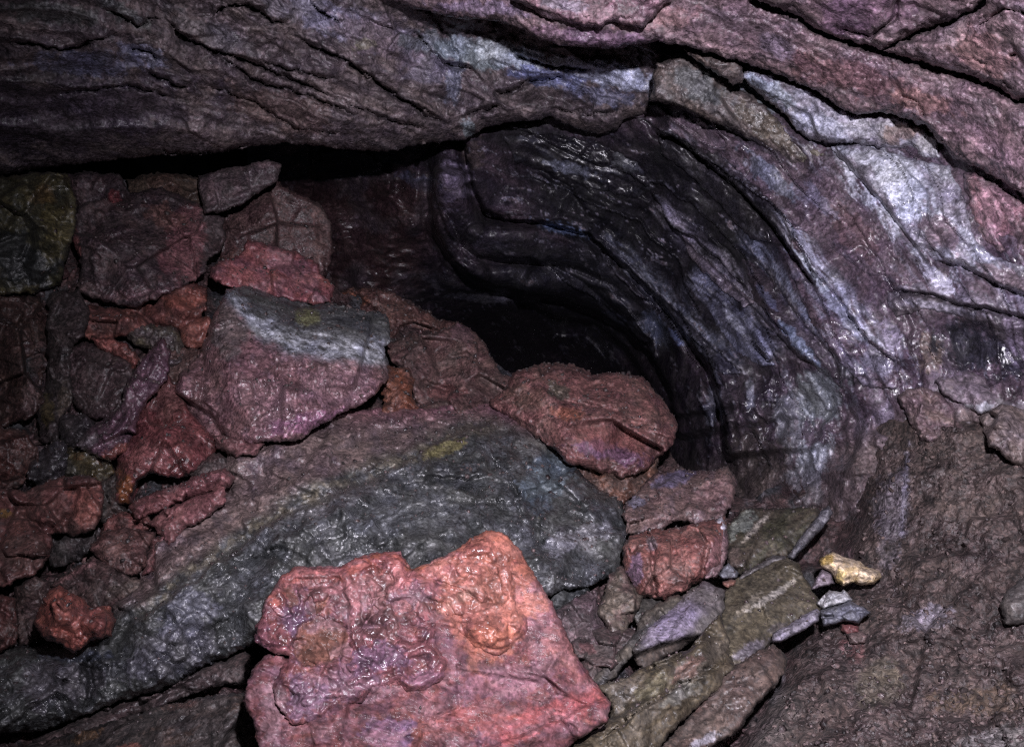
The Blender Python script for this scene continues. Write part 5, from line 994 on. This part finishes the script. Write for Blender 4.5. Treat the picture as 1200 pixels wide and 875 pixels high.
def scatter(name, label, n, pick, surf, col_a, col_b, smin, smax, seed, mat):
    """angular crumbs lying on a surface; one heap nobody could count"""
    r = np.random.RandomState(seed)
    x, y = pick(r, n); x = x.astype(np.float32); y = y.astype(np.float32)
    d = surf(x, y).astype(np.float64)
    sz = (smin + (smax - smin) * r.rand(n) ** 6) * d / 2
    t = (1 + 5 ** .5) / 2
    ico = np.array([(-1, t, 0), (1, t, 0), (-1, -t, 0), (1, -t, 0), (0, -1, t), (0, 1, t), (0, -1, -t), (0, 1, -t), (t, 0, -1), (t, 0, 1), (-t, 0, -1), (-t, 0, 1)]) / 1.9
    fc = np.array([(0, 11, 5), (0, 5, 1), (0, 1, 7), (0, 7, 10), (0, 10, 11), (1, 5, 9), (5, 11, 4), (11, 10, 2), (10, 7, 6), (7, 1, 8), (3, 9, 4), (3, 4, 2), (3, 2, 6), (3, 6, 8), (3, 8, 9), (4, 9, 5), (2, 4, 11), (6, 2, 10), (8, 6, 7), (9, 8, 1)])
    V = ico[None] * (1 + 0.9 * (r.rand(n, 12, 1) - .5)) * (0.35 + 0.95 * r.rand(n, 1, 3))
    q = r.normal(size=(n, 4)); q /= np.linalg.norm(q, axis=1)[:, None]; w_, a, b_, c = q.T
    R = np.array([[1 - 2 * (b_ * b_ + c * c), 2 * (a * b_ - c * w_), 2 * (a * c + b_ * w_)], [2 * (a * b_ + c * w_), 1 - 2 * (a * a + c * c), 2 * (b_ * c - a * w_)], [2 * (a * c - b_ * w_), 2 * (b_ * c + a * w_), 1 - 2 * (a * a + b_ * b_)]]).transpose(2, 0, 1)
    V = np.einsum('nij,nkj->nki', R, V) * sz[:, None, None]
    P = np.stack([(x - 600) / F * d, d, (437.5 - y) / F * d + CAMZ], 1)
    V = (V + P[:, None]).reshape(-1, 3); Fc = (fc[None] + 12 * np.arange(n)[:, None, None]).reshape(-1, 3)
    me = bpy.data.meshes.new(name); me.vertices.add(len(V)); me.vertices.foreach_set("co", V.astype(np.float32).ravel())
    me.loops.add(Fc.size); me.loops.foreach_set("vertex_index", Fc.ravel().astype(np.int32)); me.polygons.add(len(Fc))
    me.polygons.foreach_set("loop_start", (np.arange(len(Fc)) * 3).astype(np.int32)); me.update(calc_edges=True)
    k = r.rand(n, 1); cc = (np.asarray(col_a) * k + np.asarray(col_b) * (1 - k)) * (0.5 + 1.0 * r.rand(n, 1))
    ca = me.color_attributes.new("Col", 'FLOAT_COLOR', 'POINT'); ca.data.foreach_set("color", np.c_[np.repeat(cc, 12, 0), np.ones(n * 12)].astype(np.float32).ravel())
    ra = me.attributes.new("Rough", 'FLOAT', 'POINT'); ra.data.foreach_set("value", np.repeat(0.3 + 0.4 * r.rand(n), 12).astype(np.float32))
    me.materials.append(mat); o = bpy.data.objects.new(name, me); C.objects.link(o)
    return tag(o, label, None, None, "stuff")
def pick_slope(r, n):
    x = r.uniform(840, 1240, n * 3); y = r.uniform(500, 900, n * 3)
    dens = sstep(10, 60, floor_right(x, y)) * (0.25 + sstep(-.15, .35, fbm(x, y, 60, 3, 5)) + sstep(640, 860, y))
    k = r.rand(n * 3) * 2 < dens; return x[k][:n], y[k][:n]
def scat(name, label, n, pick, *a):
    x, y = pick(np.random.RandomState(a[5]), n)
    return scatter(name, label, len(x), lambda r, m: (x, y), *a)
scat("loose_grit", "loose brown and grey crumbs of rock strewn over the gritty slope", 6000, pick_slope, lambda x, y: floor_depth(x, y, None) + 0.0008, (0.115, 0.080, 0.070), (0.055, 0.038, 0.036), .0008, .0105, 5, M_GRIT)
def pick_pile(r, n):
    x = r.uniform(0, 860, n); y = r.uniform(210, 875, n); k = poly_sd(x.astype(np.float32), y.astype(np.float32), floor_poly) > 14; return x[k], y[k]
scat("rubble_crumbs", "dark red and brown crumbs filling the gaps between the piled rocks", 5500, pick_pile, lambda x, y: floor_depth(x, y, None) - 0.004, (0.13, 0.065, 0.06), (0.07, 0.055, 0.055), .004, .022, 7, M_DRY)
# chips and dust-sized debris lying on the upward faces of the pile, dropped straight down onto it
from mathutils.bvhtree import BVHTree
_top = [o for o in C.objects if o.type == 'MESH' and not o.get("kind") and o.parent is None]
_V = []; _Fc = []; _n = 0
for o in _top:
    me = o.data; v = np.empty(len(me.vertices) * 3, np.float32); me.vertices.foreach_get("co", v); v = v.reshape(-1, 3) + np.array(o.location, np.float32)
    fi = np.empty(len(me.loops), np.int32); me.loops.foreach_get("vertex_index", fi)
    tot_ = np.empty(len(me.polygons), np.int32); me.polygons.foreach_get("loop_total", tot_); q4 = int((tot_ == 4).sum())
    quads = fi[:q4 * 4].reshape(-1, 4)
    _V.append(v); _Fc.append(quads + _n); _n += len(v)
_bvh = BVHTree.FromPolygons(np.concatenate(_V).tolist(), np.concatenate(_Fc).tolist())
_r = np.random.RandomState(77); _P = []
for k in range(26000):
    yy = _r.uniform(1.0, 3.0); xx = _r.uniform(-0.72, 0.42) * yy
    hit, nrm, ix, ds = _bvh.ray_cast(Vector((xx, yy, CAMZ + 0.22 * yy)), Vector((0, 0, -1)))
    if hit is not None and abs(nrm.z) > 0.35: _P.append(tuple(hit))
_P = np.array(_P)
_keep = fbm((_P[:, 0] * 400).astype(np.float32), (_P[:, 1] * 400).astype(np.float32), 40, 3, 5) > -0.12
_P = _P[_keep]
px_ = (_P[:, 0] / _P[:, 1] * F + 600).astype(np.float32); py_ = (437.5 - (_P[:, 2] - CAMZ) / _P[:, 1] * F).astype(np.float32)
_kk = (poly_sd(px_, py_, [(284, 640), (600, 600), (720, 830), (700, 960), (284, 960)]) < 0) | (_r.rand(len(px_)) < 0.15)
_P = _P[_kk]; px_ = px_[_kk]; py_ = py_[_kk]
scatter("stone_chips", "tiny red and brown stone chips lying on top of the piled rocks", len(_P), lambda r, n: (px_, py_), lambda x, y: _P[:, 1], (0.085, 0.055, 0.050), (0.05, 0.040, 0.038), .0008, .0065, 78, M_DRY)
print("built in %.1fs" % (time.time() - T0), "tris", sum(len(o.data.loops) - 2 * len(o.data.polygons) for o in C.objects if o.type == 'MESH'))
